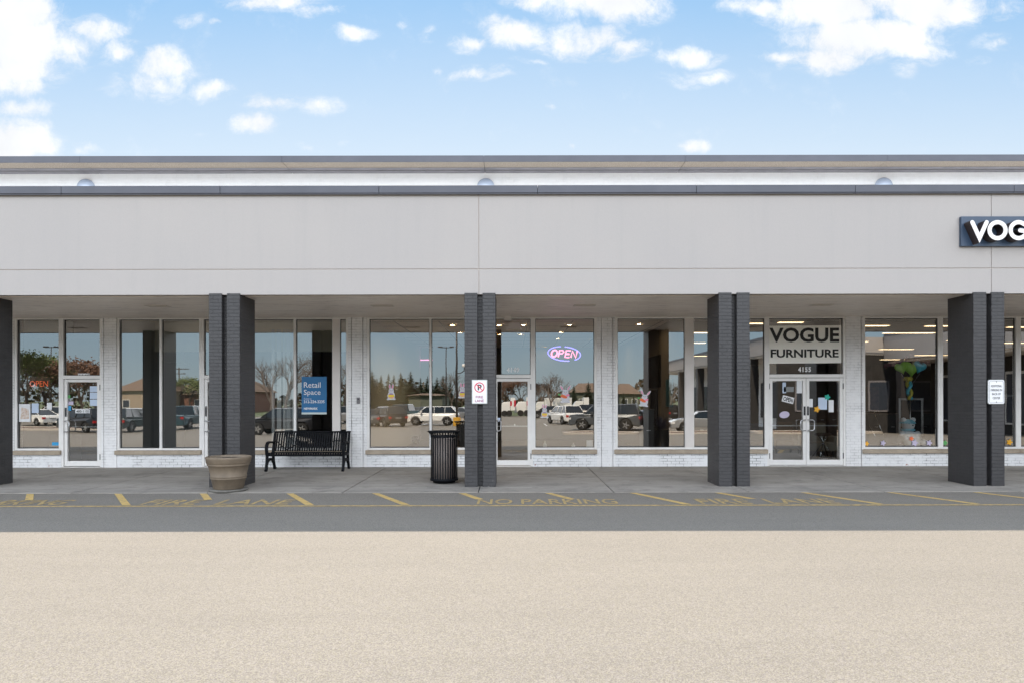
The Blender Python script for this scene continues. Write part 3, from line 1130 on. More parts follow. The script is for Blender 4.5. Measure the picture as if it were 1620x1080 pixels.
# ================================================================ STREET FURNITURE AND SIGNS
# ---- bench
def bench():
    bx0, bx1 = -5.86, -3.81
    t = thing('bench', (-4.83, 16.2, swz(16.2)), 'black metal slatted bench with curled armrests against the white brick wall under the shop window', 'bench')
    z0 = swz(16.2)
    for x in (bx0 + .13, bx1 - .13):
        mb = MB()
        def bar(pts, w, hw=.028):
            # flat bar, thickness 2*hw across x, w in the YZ plane
            P = [Vector(p) for p in pts]
            rows = []
            for i, p in enumerate(P):
                tt = (P[min(i + 1, len(P) - 1)] - P[max(i - 1, 0)]).normalized()
                nn = Vector((-tt.y, tt.x))
                ww = w[i] if isinstance(w, list) else w
                rows.append((p + nn * ww / 2, p - nn * ww / 2))
            o = len(mb.v)
            for a, b in rows:
                for xx_ in (x - hw, x + hw):
                    for q in (a, b):
                        mb.v.append((xx_, q.x, q.y))
            for i in range(len(rows) - 1):
                s_ = o + 4 * i; e = s_ + 4
                for a, b in ((0, 1), (1, 3), (3, 2), (2, 0)):
                    mb.face((s_ + a, s_ + b, e + b, e + a))
            mb.face((o, o + 2, o + 3, o + 1)); e = o + 4 * (len(rows) - 1)
            mb.face((e, e + 1, e + 3, e + 2))
        bar([(15.86, z0), (15.90, z0 + .02), (15.95, z0 + .2), (15.97, z0 + .40)], [.10, .06, .055, .06])
        bar([(16.52, z0), (16.48, z0 + .02), (16.40, z0 + .2), (16.36, z0 + .42)], [.10, .06, .055, .06])
        bar([(15.945, z0 + .16), (16.02, z0 + .235), (16.17, z0 + .27), (16.32, z0 + .235), (16.40, z0 + .16)], .05)
        bar([(15.93, z0 + .39), (16.15, z0 + .37), (16.38, z0 + .40)], .05)
        bar([(16.37, z0 + .38), (16.43, z0 + .60), (16.53, z0 + .88)], [.07, .06, .045])
        bar([(15.96, z0 + .38), (15.925, z0 + .50), (15.94, z0 + .60), (16.00, z0 + .655), (16.12, z0 + .67), (16.28, z0 + .655), (16.43, z0 + .65)], .045, .035)
        mb.build('end_frame', 'black_iron', t, bevel=.006)
    n = 30
    xs_ = [bx0 + .19 + (bx1 - bx0 - .38) * i / (n - 1) for i in range(n)]
    seat = MB(); back = MB()
    sp_ = [(15.925, z0 + .36), (15.915, z0 + .41), (15.95, z0 + .435), (16.1, z0 + .42), (16.25, z0 + .405), (16.36, z0 + .42)]
    bp_ = [(16.37, z0 + .44), (16.40, z0 + .52), (16.45, z0 + .68), (16.50, z0 + .80), (16.54, z0 + .885)]
    for x in xs_:
        for path, mb in ((sp_, seat), (bp_, back)):
            for a, b in zip(path[:-1], path[1:]):
                th = .006
                mb.add([(x - .019, a[0], a[1]), (x + .019, a[0], a[1]), (x + .019, b[0], b[1]), (x - .019, b[0], b[1]),
                        (x - .019, a[0] + th, a[1] - th), (x + .019, a[0] + th, a[1] - th), (x + .019, b[0] + th, b[1] - th), (x - .019, b[0] + th, b[1] - th)],
                       [(0, 1, 2, 3), (7, 6, 5, 4), (0, 4, 5, 1), (1, 5, 6, 2), (2, 6, 7, 3), (3, 7, 4, 0)])
    s_ = seat.build('seat', 'black_iron', t)
    b_ = back.build('backrest', 'black_iron', t)
    MB().tube([(bx0 + .14, 15.925, z0 + .375), (bx1 - .14, 15.925, z0 + .375)], .024, 8).build('front_rail', 'black_iron', s_)
    MB().tube([(bx0 + .14, 16.375, z0 + .40), (bx1 - .14, 16.375, z0 + .40)], .018, 8).build('rear_rail', 'black_iron', s_)
    MB().tube([(bx0 + .10, 16.545, z0 + .89), (bx1 - .10, 16.545, z0 + .89)], .021, 8).build('top_rail', 'black_iron', b_)
    for k in range(3):
        c = bx0 + .42 + k * .61
        pts = [(c + .30 * math.cos(R(a)), 16.40 + .12 * math.sin(R(a)) * .9 + .02, z0 + .46 + .22 * math.sin(R(a))) for a in range(0, 181, 15)]
        if k == 0:
            pts = [(c - .25, 16.48, z0 + .68), (c - .1, 16.44, z0 + .55), (c + .02, 16.41, z0 + .47), (c + .15, 16.43, z0 + .53), (c + .33, 16.48, z0 + .67)]
        MB().tube(pts, .012, 6).build('brace', 'black_iron', b_)
bench()

# ---- litter bin
def bin_():
    cx, cy, z0 = X(702.5, 13.80), 13.80, swz(13.8)
    t = thing('litter_bin', (cx, cy, z0), 'round black metal slatted litter bin with flared rim beside the middle column', 'litter bin')
    r = .272
    mb = MB()
    n = 32
    for k in range(n):
        a = 2 * math.pi * k / n
        ca, sa = math.cos(a), math.sin(a)
        path = [(r, z0 + .07), (r, z0 + .93), (r + .012, z0 + .98), (r + .04, z0 + 1.03)]
        w = .0125
        for (ra, za), (rb, zb) in zip(path[:-1], path[1:]):
            for th, fl in ((0, 1), (.006, -1)):
                q = [((ra - th) * ca + w * sa, (ra - th) * sa - w * ca, za), ((ra - th) * ca - w * sa, (ra - th) * sa + w * ca, za),
                     ((rb - th) * ca - w * sa, (rb - th) * sa + w * ca, zb), ((rb - th) * ca + w * sa, (rb - th) * sa - w * ca, zb)]
                mb.add([(cx + p[0], cy + p[1], p[2]) for p in (q if fl > 0 else q[::-1])], [(0, 1, 2, 3)])
    mb.build('slats', 'black_iron', t)
    def ring(R0, z, rr, name):
        pts = [(cx + R0 * math.cos(2 * math.pi * k / 40), cy + R0 * math.sin(2 * math.pi * k / 40), z) for k in range(41)]
        MB().tube(pts, rr, 8, cap=False).build(name, 'black_iron', t)
    ring(r + .045, z0 + 1.035, .016, 'rim')
    MB().lathe([(r - .008, z0 + .92), (r + .004, z0 + .92), (r + .004, z0 + .955), (r - .008, z0 + .955), (r - .008, z0 + .92)], cx, cy, 40).build('upper_band', 'black_iron', t)
    MB().lathe([(r - .01, z0 + .055), (r + .012, z0 + .055), (r + .012, z0 + .10), (r - .01, z0 + .10), (r - .01, z0 + .055)], cx, cy, 40).build('base_band', 'black_iron', t)
    MB().lathe([(.02, z0 + .012), (.22, z0 + .012), (.23, z0 + .05), (.25, z0 + .06)], cx, cy, 32, close=False).build('base', 'black_iron', t)
    MB().lathe([(.02, z0 + .08), (.225, z0 + .08), (.232, z0 + .90), (.222, z0 + .90), (.215, z0 + .10)], cx, cy, 32).build('liner', 'liner', t)
bin_()

# ---- planter
def planter():
    cy = 12.735; cx = X(361.5, cy); z0 = swz(12.9) + .002
    t = thing('planter', (cx, cy, z0), 'large tan round planter of bare soil standing before the second column', 'planter')
    b = z0 + .035
    prof = [(.02, b), (.268, b), (.278, b + .012), (.318, b + .185), (.330, b + .19), (.334, b + .205), (.326, b + .218), (.330, b + .222), (.340, b + .232), (.334, b + .248),
            (.330, b + .252), (.372, b + .43), (.390, b + .437), (.396, b + .455), (.388, b + .468), (.394, b + .474), (.408, b + .488),
            (.418, b + .555), (.426, b + .572), (.424, b + .592), (.408, b + .602), (.385, b + .598), (.372, b + .585), (.36, b + .50)]
    sc = .955
    prof = [(r * sc, b + (z - b) * 1.0) for r, z in prof]
    MB().lathe(prof, cx, cy, 64).build('pot', 'planter', t)
    mb = MB()
    random.seed(3)
    n = 30
    for i in range(9):
        for k in range(n):
            rr = .352 * i / 8
            an = 2 * math.pi * k / n
            mb.v.append((cx + rr * math.cos(an), cy + rr * math.sin(an), b + .545 + random.uniform(-.008, .014) + .02 * math.cos(rr * 4)))
    for i in range(8):
        for k in range(n):
            mb.face((i * n + k, i * n + (k + 1) % n, (i + 1) * n + (k + 1) % n, (i + 1) * n + k))
    mb.build('soil', 'soil', t)
    MB().lathe([(.02, z0), (.335, z0), (.352, z0 + .028), (.345, z0 + .036), (.30, z0 + .033), (.02, z0 + .03)], cx, cy, 48).build('saucer', 'saucer', t)
planter()


# ---- signs on the columns
def rounded_rect(x0, x1, z0, z1, r, n=5):
    p = []
    for cx, cz, a0 in ((x1 - r, z1 - r, 0), (x0 + r, z1 - r, 90), (x0 + r, z0 + r, 180), (x1 - r, z0 + r, 270)):
        for i in range(n + 1):
            a = R(a0 + 90 * i / n)
            p.append((cx + r * math.cos(a), cz + r * math.sin(a)))
    return p


def ring_flat(mb, cx, cz, y, r0, r1, n=40, mi=0):
    for k in range(n):
        a, b = 2 * math.pi * k / n, 2 * math.pi * (k + 1) / n
        mb.quad((cx + r0 * math.cos(a), y, cz + r0 * math.sin(a)), (cx + r1 * math.cos(a), y, cz + r1 * math.sin(a)),
                (cx + r1 * math.cos(b), y, cz + r1 * math.sin(b)), (cx + r0 * math.cos(b), y, cz + r0 * math.sin(b)), mi)


def sign1():
    d = 13.14
    x0, x1, z0, z1 = X(746.5, d), X(771, d), Z(638, d), Z(600, d)
    t = thing('no_parking_sign', ((x0 + x1) / 2, d, z0), 'white no parking fire lane sign with red ring on the front of the middle column', 'sign')
    MB().prism(rounded_rect(x0, x1, z0, z1, .012), 'y', 13.125, 13.148).build('rim', 'sign_rim', t)
    e = .014
    MB().prism(rounded_rect(x0 + e, x1 - e, z0 + e, z1 - e, .01), 'y', 13.122, 13.126).build('plate', 'sign_white', t)
    mb = MB()
    cx = (x0 + x1) / 2 - .002; cz = Z(612, d)
    ring_flat(mb, cx, cz, 13.119, .079, .098)
    a = R(-45)
    ux, uz = math.cos(a), math.sin(a)
    w = .008
    mb.quad((cx - ux * .08 - uz * w, 13.118, cz - uz * .08 + ux * w), (cx - ux * .08 + uz * w, 13.118, cz - uz * .08 - ux * w),
            (cx + ux * .08 + uz * w, 13.118, cz + uz * .08 - ux * w), (cx + ux * .08 - uz * w, 13.118, cz + uz * .08 + ux * w))
    mb.build('prohibition_ring', 'sign_red', t)
    mb = MB(); put_text(mb, 'P', cx - .034, cx + .044, cz - .055, cz + .055, 13.1195, bold=.035); mb.build('symbol', 'sign_black', t)
    mb = MB()
    put_text(mb, 'FIRE', cx - .072, cx + .072, Z(629.2, d), Z(625.2, d), 13.1195, bold=.02)
    put_text(mb, 'LANE', cx - .085, cx + .085, Z(635.2, d), Z(631.0, d), 13.1195, bold=.02)
    mb.build('lettering', 'sign_purple', t)
sign1()


def sign2():
    d = 13.14
    x0, x1, z0, z1 = X(1562.3, d), X(1588.6, d), Z(639.8, d), Z(601.3, d)
    t = thing('parking_notice', ((x0 + x1) / 2, d, z0), 'white round cornered notice about additional parking fixed to the right hand column', 'sign')
    MB().prism(rounded_rect(x0, x1, z0, z1, .035), 'y', 13.132, 13.148).build('rim', 'sign_rim', t)
    e = .008
    MB().prism(rounded_rect(x0 + e, x1 - e, z0 + e, z1 - e, .028), 'y', 13.126, 13.132).build('plate', 'sign_white', t)
    mb = MB()
    e = .026
    P = rounded_rect(x0 + e, x1 - e, z0 + e, z1 - e, .02); Q = rounded_rect(x0 + e + .004, x1 - e - .004, z0 + e + .004, z1 - e - .004, .018)
    for i in range(len(P)):
        j = (i + 1) % len(P)
        mb.quad((P[i][0], 13.123, P[i][1]), (P[j][0], 13.123, P[j][1]), (Q[j][0], 13.123, Q[j][1]), (Q[i][0], 13.123, Q[i][1]))
    cx = (x0 + x1) / 2
    for s, y, w in (('ADDITIONAL', 611.2, .105), ('PARKING IN', 617.6, .108), ('BACK OF', 623.8, .083), ('CENTER', 630.2, .072)):
        put_text(mb, s, cx - w, cx + w, Z(y + 1.8, d), Z(y - 1.8, d), 13.1235, bold=.01)
    mb.build('lettering', 'sign_black', t)
    for y in (604.6, 636.4):
        MB().disc(cx, Z(y, d), 13.1225, .009, .009, 12).build('bolt', 'sign_black', t)
sign2()


# ---- channel letter sign on the fascia
def shop_sign():
    d = 13.12
    x0, x1, z0, z1 = X(1521, d), 11.35, Z(391, d), Z(344, d)
    t = thing('shop_sign', (x0 + 1.2, 13.18, z0), 'dark navy board sign with raised cream rounded letters high on the grey fascia', 'shop sign')
    MB().box(x0, x1, 13.115, 13.179, z0, z1).build('board', 'sign_navy', t, bevel=.004)
    yf, yb = 12.93, 13.114
    def u(px): return X(px, yf)
    def w_(py): return Z(py, yf)
    sw_ = .079
    zt, zb = w_(353.2), w_(378.5)
    zc = (zt + zb) / 2; hr = (zt - zb) / 2
    mb = MB(); stroke(mb, [(u(1538.8), zt), (u(1550.2), zb + .005), (u(1561.5), zt)], sw_, yf, yb); mb.build('letter', ['letter_cream', 'letter_return'], t)
    ox = u(1578.7)
    mb = MB(); stroke(mb, arc(ox, zc, hr, hr, 0, 360, 40)[:-1], sw_, yf, yb, closed=True); mb.build('letter', ['letter_cream', 'letter_return'], t)
    gx = u(1612)
    mb = MB(); stroke(mb, arc(gx, zc, hr, hr, 48, 352, 34) + [(gx + .03, zc - .005)], sw_, yf, yb); mb.build('letter', ['letter_cream', 'letter_return'], t)
    ux = gx + hr + .12
    mb = MB(); stroke(mb, [(ux, zt), (ux, zc - .01)] + arc(ux + .125, zc - .01, .125, hr - .01, 180, 360, 18) + [(ux + .25, zt)], sw_, yf, yb); mb.build('letter', ['letter_cream', 'letter_return'], t)
    ex = ux + .25 + .14
    mb = MB(); stroke(mb, [(ex + .22, zt), (ex, zt), (ex, zb), (ex + .22, zb)], sw_, yf, yb)
    mb.box(ex + sw_ / 2 + .001, ex + .2, yf, yb, zc - sw_ / 2, zc + sw_ / 2)
    mb.build('letter', ['letter_cream', 'letter_return'], t)
shop_sign()

# ---- small fittings on the shopfront
d = 16.82
mb = MB().box(X(564.4, d), X(569.2, d), 16.80, 16.844, Z(637.4, d), Z(627.6, d))
o = recenter(mb.build('intercom', 'cornice_grey', None, bevel=.005), (X(566.8, d), 16.84, Z(637, d)))
tag(o, 'small grey box on the white brick pier right of the bench', 'intercom')
mb = MB(); mb.box(X(565.5, 16.79), X(568.1, 16.79), 16.793, 16.80, Z(631.2, 16.79), Z(629.2, 16.79)); mb.build('button', 'sign_black', o)
mb = MB().box(X(797.6, 16.7), X(809.4, 16.7), 16.62, 16.86, Z(507, 16.7), Z(497.5, 16.7))
o = recenter(mb.build('security_camera_box', 'white_panel', None, bevel=.008), (X(803.5, 16.7), 16.86, Z(507, 16.7)))
tag(o, 'small white box mounted above the glass door numbered 4149', 'fixture')

# ---- writing and stickers on the glass (just inside the panes)
SY = GY - .020
NY = GY + .012
def X2(px): return X(px, SY)
def Z2(py): return Z(py, SY)


def flat(poly, y, name, m, parent=None, th=.002):
    return MB().prism(poly, 'y', y, y + th).build(name, m, parent)


def number(txt, pxa, pxb, pya, pyb, label, m='sign_white'):
    mb = MB(); put_text(mb, txt, X2(pxa), X2(pxb), Z2(pyb), Z2(pya), GY - .008, bold=.04, spacing=1.2)
    return tag(recenter(mb.build('house_number', m), (X2((pxa + pxb) / 2), GY - .004, Z2(pyb))), label, 'house number')


number('4149', 801.8, 821.4, 580.8, 588.4, 'white number 4149 on the glass above the middle shop door')
number('4155', 1263.2, 1283.4, 580.8, 588.6, 'white number 4155 on the glass under the banner')
t = thing('house_number', (X2(132), GY - .004, Z2(595)), 'number 4145 in black on four white tiles above the left door', 'house number')
mb2 = MB()
for i, ch in enumerate('4145'):
    a = 123.2 + i * 4.6
    flat([(X2(a), Z2(595.4)), (X2(a + 4.1), Z2(595.4)), (X2(a + 4.1), Z2(588.9)), (X2(a), Z2(588.9))], GY - .006, 'tile', 'sign_white', t)
    put_text(mb2, ch, X2(a + (.9 if ch != '1' else 1.5)), X2(a + (3.4 if ch != '1' else 2.7)), Z2(594.3), Z2(590.1), GY - .0085, bold=.03)
mb2.build('digits', 'sign_black', t)

# banner over the double door
mat('banner', (.95, .93, .86), .7, var=.04, vscale=2)
t = thing('banner', (X2(1272), SY, Z2(575)), 'cream VOGUE FURNITURE banner behind the glass over the double door', 'banner')
flat([(X2(1213), Z2(575.5)), (X2(1331.5), Z2(574.5)), (X2(1331.5), Z2(515.5)), (X2(1213), Z2(516.2))], SY + .01, 'cloth', 'banner', t)
mat('banner_ink', (.02, .02, .018), .6)
mb = MB()
put_text(mb, 'VOGUE', X2(1217.5), X2(1328), Z2(542), Z2(519.2), SY + .006, bold=.03)
mb.build('lettering', 'banner_ink', t)
mb = MB()
put_text(mb, 'FURNITURE', X2(1219.5), X2(1327), Z2(566), Z2(553), SY + .006, bold=.03)
mb.build('lettering', 'banner_ink', t)

# neon OPEN
mat('neon_pink', (1, .3, .5), .4, emit=(1, .20, .34), estr=2.4)
mat('neon_blue', (.3, .3, 1), .4, emit=(.22, .17, 1.0), estr=2.6)
t = thing('neon_open_sign', (X2(893), SY + .03, Z2(571)), 'lit neon OPEN sign with pink letters in a violet oval', 'neon sign')
def tube2(pts, m, name='tube', r=.011, parent=None, y=None):
    y = y or NY + .03
    return MB().tube([(p[0], y, p[1]) for p in pts], r, 6).build(name, m, parent)
cx, cz = X2(893), Z2(559.3)
rx, rz = .405, .175
tilt = R(-1.5)
def ell(a0, a1):
    return [(cx + rx * math.cos(R(a)) * 1 - 0 * a, cz + rz * math.sin(R(a)) - .03 * math.cos(R(a))) for a in range(a0, a1 + 1, 6)]
tube2(ell(102, 290), 'neon_blue', parent=t)
tube2(ell(-50, 92), 'neon_blue', parent=t)
def L2(pts): return [(X2(893) + p[0] + (p[1]) * .22, Z2(559.3) + p[1] - p[0] * .05) for p in pts]
hh = .082
for off, paths in ((-.245, [[(.07 * math.cos(R(a)), hh * math.sin(R(a))) for a in range(0, 361, 20)]]),
                   (-.075, [[(-.055, -hh), (-.055, hh), (.02, hh), (.055, .05), (.02, .0), (-.045, .0)]]),
                   (.085, [[(.06, hh), (-.05, hh), (-.05, -hh), (.06, -hh)], [(-.04, 0), (.045, 0)]]),
                   (.245, [[(-.06, -hh), (-.06, hh), (.06, -hh), (.06, hh)]])):
    for p in paths:
        tube2(L2([(q[0] + off, q[1]) for q in p]), 'neon_pink', r=.019, parent=t)

# LED OPEN sign of the left shop
mat('led_orange', (1, .25, .1), .4, emit=(1, .11, .035), estr=.55)
mat('led_board', (.12, .08, .05), .6)
t = thing('led_open_sign', (X2(59), SY + .03, Z2(616)), 'brown rectangular sign with orange OPEN letters in the left window', 'open sign')
flat([(X2(39), Z2(617)), (X2(77), Z2(617)), (X2(77), Z2(593.5)), (X2(39), Z2(593.5))], NY + .04, 'board', 'led_board', t, .02)
mb = MB(); put_text(mb, 'OPEN', X2(44), X2(73), Z2(609.5), Z2(600.5), NY + .036, bold=-.005); mb.build('lettering', 'led_orange', t)

# retail space board
mat('board_blue', (.012, .14, .33), .5, var=.05)
t = thing('letting_board', (X2(496.5), SY, Z2(654)), 'blue Retail Space letting board hanging in the vacant shop window', 'letting board')
flat([(X2(477), Z2(654)), (X2(516.5), Z2(654)), (X2(516.5), Z2(594.6)), (X2(477), Z2(594.6))], SY + .012, 'board', 'board_blue', t, .006)
mat('pale_strip', (.55, .62, .60), .5)
flat([(X2(477), Z2(654)), (X2(516.5), Z2(654)), (X2(516.5), Z2(651)), (X2(477), Z2(651))], SY + .009, 'strip', 'pale_strip', t)
mb = MB()
def serif_line(mb, s, xa, xb, ya, yb, bars):
    put_text(mb, s, X2(xa), X2(xb), Z2(yb), Z2(ya), SY + .008, bold=.0)
    for (p, q, y) in bars:
        mb.quad((X2(p), SY + .0075, Z2(y + .35)), (X2(q), SY + .0075, Z2(y + .35)), (X2(q), SY + .0075, Z2(y - .35)), (X2(p), SY + .0075, Z2(y - .35)))
serif_line(mb, 'Retail', 480.6, 507, 603.4, 612, [])
serif_line(mb, 'Space', 480.6, 507, 615.2, 625.6, [])
mb.build('title', 'sign_white', t)
mb = MB()
put_text(mb, '312-224-3235', X2(480.6), X2(513.2), Z2(636.3), Z2(631.8), SY + .008, bold=.01)
put_text(mb, 'NEWMARK', X2(480.6), X2(502.5), Z2(646.7), Z2(643.2), SY + .008, bold=.03)
put_text(mb, 'Contact us', X2(480.6), X2(492.5), Z2(630.3), Z2(628.3), SY + .008)
mb.build('lettering', 'sign_white', t)

# bunny stickers
mat('bunny_white', (.62, .62, .66), .6)
mat('bunny_pink', (.85, .25, .42), .6)
mat('egg_yellow', (.85, .62, .05), .6)
mat('egg_purple', (.28, .12, .45), .6)
mat('carrot', (.80, .16, .05), .6)
mat('leaf_green', (.12, .40, .12), .6)


def ellp(cx, cz, rx, rz, rot=0, n=20):
    c, s = math.cos(R(rot)), math.sin(R(rot))
    return [(cx + rx * math.cos(2 * math.pi * k / n) * c - rz * math.sin(2 * math.pi * k / n) * s,
             cz + rx * math.cos(2 * math.pi * k / n) * s + rz * math.sin(2 * math.pi * k / n) * c) for k in range(n)]


def bunny(px, pya, pyb, label, style=0, tilt=0, faded=False):
    x, z0, z1 = X2(px), Z2(pyb), Z2(pya)
    h = z1 - z0
    t = thing('bunny_sticker', (x, SY, z0), label, 'sticker', 'easter bunny stickers on the shop windows')
    y = GY - .014
    sp = 10 if style == 0 else 32
    L = []
    def add(poly, yy_, nm, m):
        if tilt:
            c, s = math.cos(R(tilt)), math.sin(R(tilt))
            poly = [(x + (p[0] - x) * c - (p[1] - z0) * s, z0 + (p[0] - x) * s + (p[1] - z0) * c) for p in poly]
        flat(poly, yy_, nm, m, t, .001)
    add(ellp(x, z0 + h * .58, h * .17, h * .15), y + .004, 'head', 'bunny_white')
    add(ellp(x, z0 + h * .27, h * .24, h * .27), y + .006, 'body', 'bunny_white')
    for s in (-1, 1):
        ex = x + s * h * (.09 if style == 0 else .20)
        add(ellp(ex, z0 + h * .83, h * .065, h * .19, -s * sp), y + .002, 'ear', 'bunny_white')
        add(ellp(ex, z0 + h * .83, h * .032, h * .13, -s * sp), y + .0005, 'ear_lining', 'bunny_pink')
        add(ellp(x + s * h * .17, z0 + h * .05, h * .12, h * .055), y + .003, 'foot', 'bunny_white')
        add(ellp(x + s * h * .06, z0 + h * .61, h * .016, h * .022), y + .001, 'eye', 'sign_black')
    add(ellp(x, z0 + h * .55, h * .028, h * .018), y + .001, 'nose', 'bunny_pink')
    if style == 0:
        add(ellp(x, z0 + h * .25, h * .19, h * .17), y + .002, 'egg', 'egg_yellow')
        add([(x - h * .155, z0 + h * .34), (x + h * .155, z0 + h * .34), (x + h * .08, z0 + h * .41), (x - h * .08, z0 + h * .41)], y + .001, 'egg_top', 'egg_purple')
        add([(x - h * .13, z0 + h * .13), (x + h * .13, z0 + h * .13), (x + h * .17, z0 + h * .18), (x - h * .17, z0 + h * .18)], y + .001, 'egg_stripe', 'bunny_pink')
    else:
        add(ellp(x - h * .1, z0 + h * .36, h * .22, h * .09, -20), y + .002, 'carrot', 'carrot')
        add(ellp(x - h * .33, z0 + h * .46, h * .1, h * .05, -20), y + .001, 'carrot_leaf', 'leaf_green')
        add(ellp(x + h * .13, z0 + h * .42, h * .12, h * .06, 20), y + .001, 'bow', 'bunny_pink')


bunny(618.8, 606.5, 631.5, 'white bunny sticker holding a yellow egg, alone in the wide pane left of the bin')
bunny(731.5, 604.5, 629, 'bunny sticker half hidden behind the middle column')
bunny(861.5, 638.5, 660.5, 'small bunny sticker holding an egg low in the window below the neon sign')
bunny(894.5, 608.5, 636.5, 'bunny sticker with spread ears holding a carrot under the neon sign', 1)
bunny(1018, 616.5, 642.5, 'tilted bunny sticker with red bow above the dark cabinet', 1, -8)

# red heart-like ornament seen deeper inside
mat('paper_blue', (.55, .65, .8), .7)
mat('paper', (.78, .79, .80), .7)
mat('teal', (.02, .42, .32), .6)
mat('orange', (.85, .42, .03), .6)
mat('lilac', (.56, .50, .64), .6)
mat('sticker_blue', (.03, .32, .62), .5)
mat('poster_hand', (.55, .36, .24), .7, var=.5, vscale=18, col2=(.78, .76, .74))


def card(name, a, b, c, d_, m, label, cat, rot=0, group=None, y=None):
    x0, x1, z0, z1 = X2(a), X2(b), Z2(d_), Z2(c)
    cx, cz = (x0 + x1) / 2, (z0 + z1) / 2
    P = [(x0, z0), (x1, z0), (x1, z1), (x0, z1)]
    cr, sr = math.cos(R(rot)), math.sin(R(rot))
    P = [(cx + (p[0] - cx) * cr - (p[1] - cz) * sr, cz + (p[0] - cx) * sr + (p[1] - cz) * cr) for p in P]
    o = flat(P, y or SY + .003, name, m)
    recenter(o, (cx, SY, z0))
    return tag(o, label, cat, group)


def flower(px, py, rpx, m, label, group='paper flowers stuck on the windows', petals=5):
    x, z, r = X2(px), Z2(py), rpx / 63.9
    n = 40
    P = [(x + r * (.78 + .22 * math.cos(petals * 2 * math.pi * k / n)) * math.cos(2 * math.pi * k / n),
          z + r * (.78 + .22 * math.cos(petals * 2 * math.pi * k / n)) * math.sin(2 * math.pi * k / n)) for k in range(n)]
    o = flat(P, SY + .001, 'paper_flower', m)
    recenter(o, (x, SY, z - r))
    return tag(o, label, 'sticker', group)


# double door
o = card('open_placard', 1237.5, 1256, 627, 637, 'sign_white', 'tilted black and white OPEN placard inside the double door', 'open sign', -14)
mb = MB(); put_text(mb, 'OPEN', X2(1239.2), X2(1254.4), Z2(635.5), Z2(628.6), SY - .0005, bold=.03, rot=R(-14)); mb.build('lettering', 'sign_black', o)
card('notice', 1260.5, 1269, 602.5, 622, 'paper', 'narrow white paper notice high on the left leaf of the double door', 'notice')
card('notice', 1294.5, 1308.5, 629, 648, 'paper_blue', 'pale blue sheet on the right leaf of the double door', 'notice')
card('notice', 1279.5, 1286, 631, 644, 'paper', 'small white slip beside the handle of the right door leaf', 'notice')
o = tag(recenter(flat(ellp(X2(1241), Z2(656), .125, .085, 8), SY + .003, 'cloud_sticker', 'lilac'), (X2(1241), SY, Z2(661))), 'pale speech cloud sticker low on the left door leaf', 'sticker')
flower(1309, 628.5, 5, 'teal', 'teal paper flower at the corner of the blue sheet')
flower(1292.5, 647.5, 5.2, 'orange', 'orange paper flower in the middle of the right door leaf')
flower(1371, 702, 4, 'orange', 'pale orange paper flower in the bottom left corner of the balloon window')
flower(1397, 701, 4.5, 'lilac', 'faint lilac paper flower left of the toy bear, low on the glass')
flower(1442, 694, 3.8, 'carrot', 'coral paper flower right below the toy bear')
flower(1447, 701, 5.5, 'lilac', 'larger lilac paper flower under the coral one')
flower(1470, 701, 4.8, 'lilac', 'lilac paper flower at the bottom right corner of the balloon window')
flower(1495, 701, 4.5, 'leaf_green', 'bright green paper flower beside the right column')
flower(1597, 700, 5, 'orange', 'orange paper flower just right of the right column')
card('notice', 1238, 1243.5, 605, 622, 'paper_blue', 'narrow pale strip at the left of the left door leaf', 'notice')
card('notice', 1240, 1256, 612, 620, 'int_grey', 'grey card above the tilted OPEN placard', 'notice')
card('notice', 1311, 1319, 633, 652, 'paper', 'white slip right of the pale blue sheet', 'notice')
# left shop
o = card('poster', 30, 48, 637, 665, 'paper', 'white poster with a picture of hands in the far left window', 'poster')
MB().prism([(X2(32), Z2(661)), (X2(46), Z2(660)), (X2(45), Z2(645)), (X2(34), Z2(642))], 'y', SY, SY + .001).build('picture', 'poster_hand', o)
card('poster', 50, 61, 636, 651, 'paper_blue', 'pale blue sheet beside the hand poster', 'poster')
card('poster', 74, 82, 635, 646, 'paper', 'small white sheet beside the inner white post', 'poster')
card('sticker', 82, 97, 697.5, 702.5, 'sticker_blue', 'blue strip sticker low beside the white post', 'sticker')
card('sticker', 106.3, 112.2, 640, 647.5, 'sticker_blue', 'square blue sticker on the left shop door', 'sticker')
card('sticker', 106, 116, 633, 638.5, 'lilac', 'pale rectangular sticker above the blue square one on the door', 'sticker')
card('sticker', 106.5, 111, 623, 628, 'leaf_green', 'small green sticker high on the left shop door', 'sticker')
o = card('notice', 119, 142, 646, 651.5, 'paper', 'wide white phone number strip across the left shop door', 'notice')
mb = MB(); put_text(mb, '480-1101', X2(120.5), X2(140.5), Z2(650.7), Z2(646.8), SY + .002, bold=.02); mb.build('lettering', 'sign_black', o)
for i, (a, b, c, d_) in enumerate([(142, 154, 609, 618), (142, 154, 619, 629), (142, 154, 630, 640)]):
    card('notice', a, b, c, d_, 'paper_blue', ['topmost of three pale sheets in the right of the door glass', 'middle of three pale sheets in the right of the door glass', 'lowest of three pale sheets in the right of the door glass'][i], 'notice', group='sheets on the left shop door')
card('sticker', 325.6, 328, 641, 652, 'sign_black', 'narrow black sticker on the white door stile beside the planter column', 'sticker', y=FY0 + .008)
o = bpy.data.objects[-1] if False else None
# window shield sticker on the middle door
o = tag(recenter(flat([(X2(786.2), Z2(663)), (X2(788.8), Z2(666.5)), (X2(791.4), Z2(663)), (X2(791.8), Z2(660)), (X2(785.8), Z2(660))], SY, 'shield_sticker', 'paper_blue'), (X2(789), SY, Z2(666))), 'small pale shield sticker by the handle of the middle shop door', 'sticker')

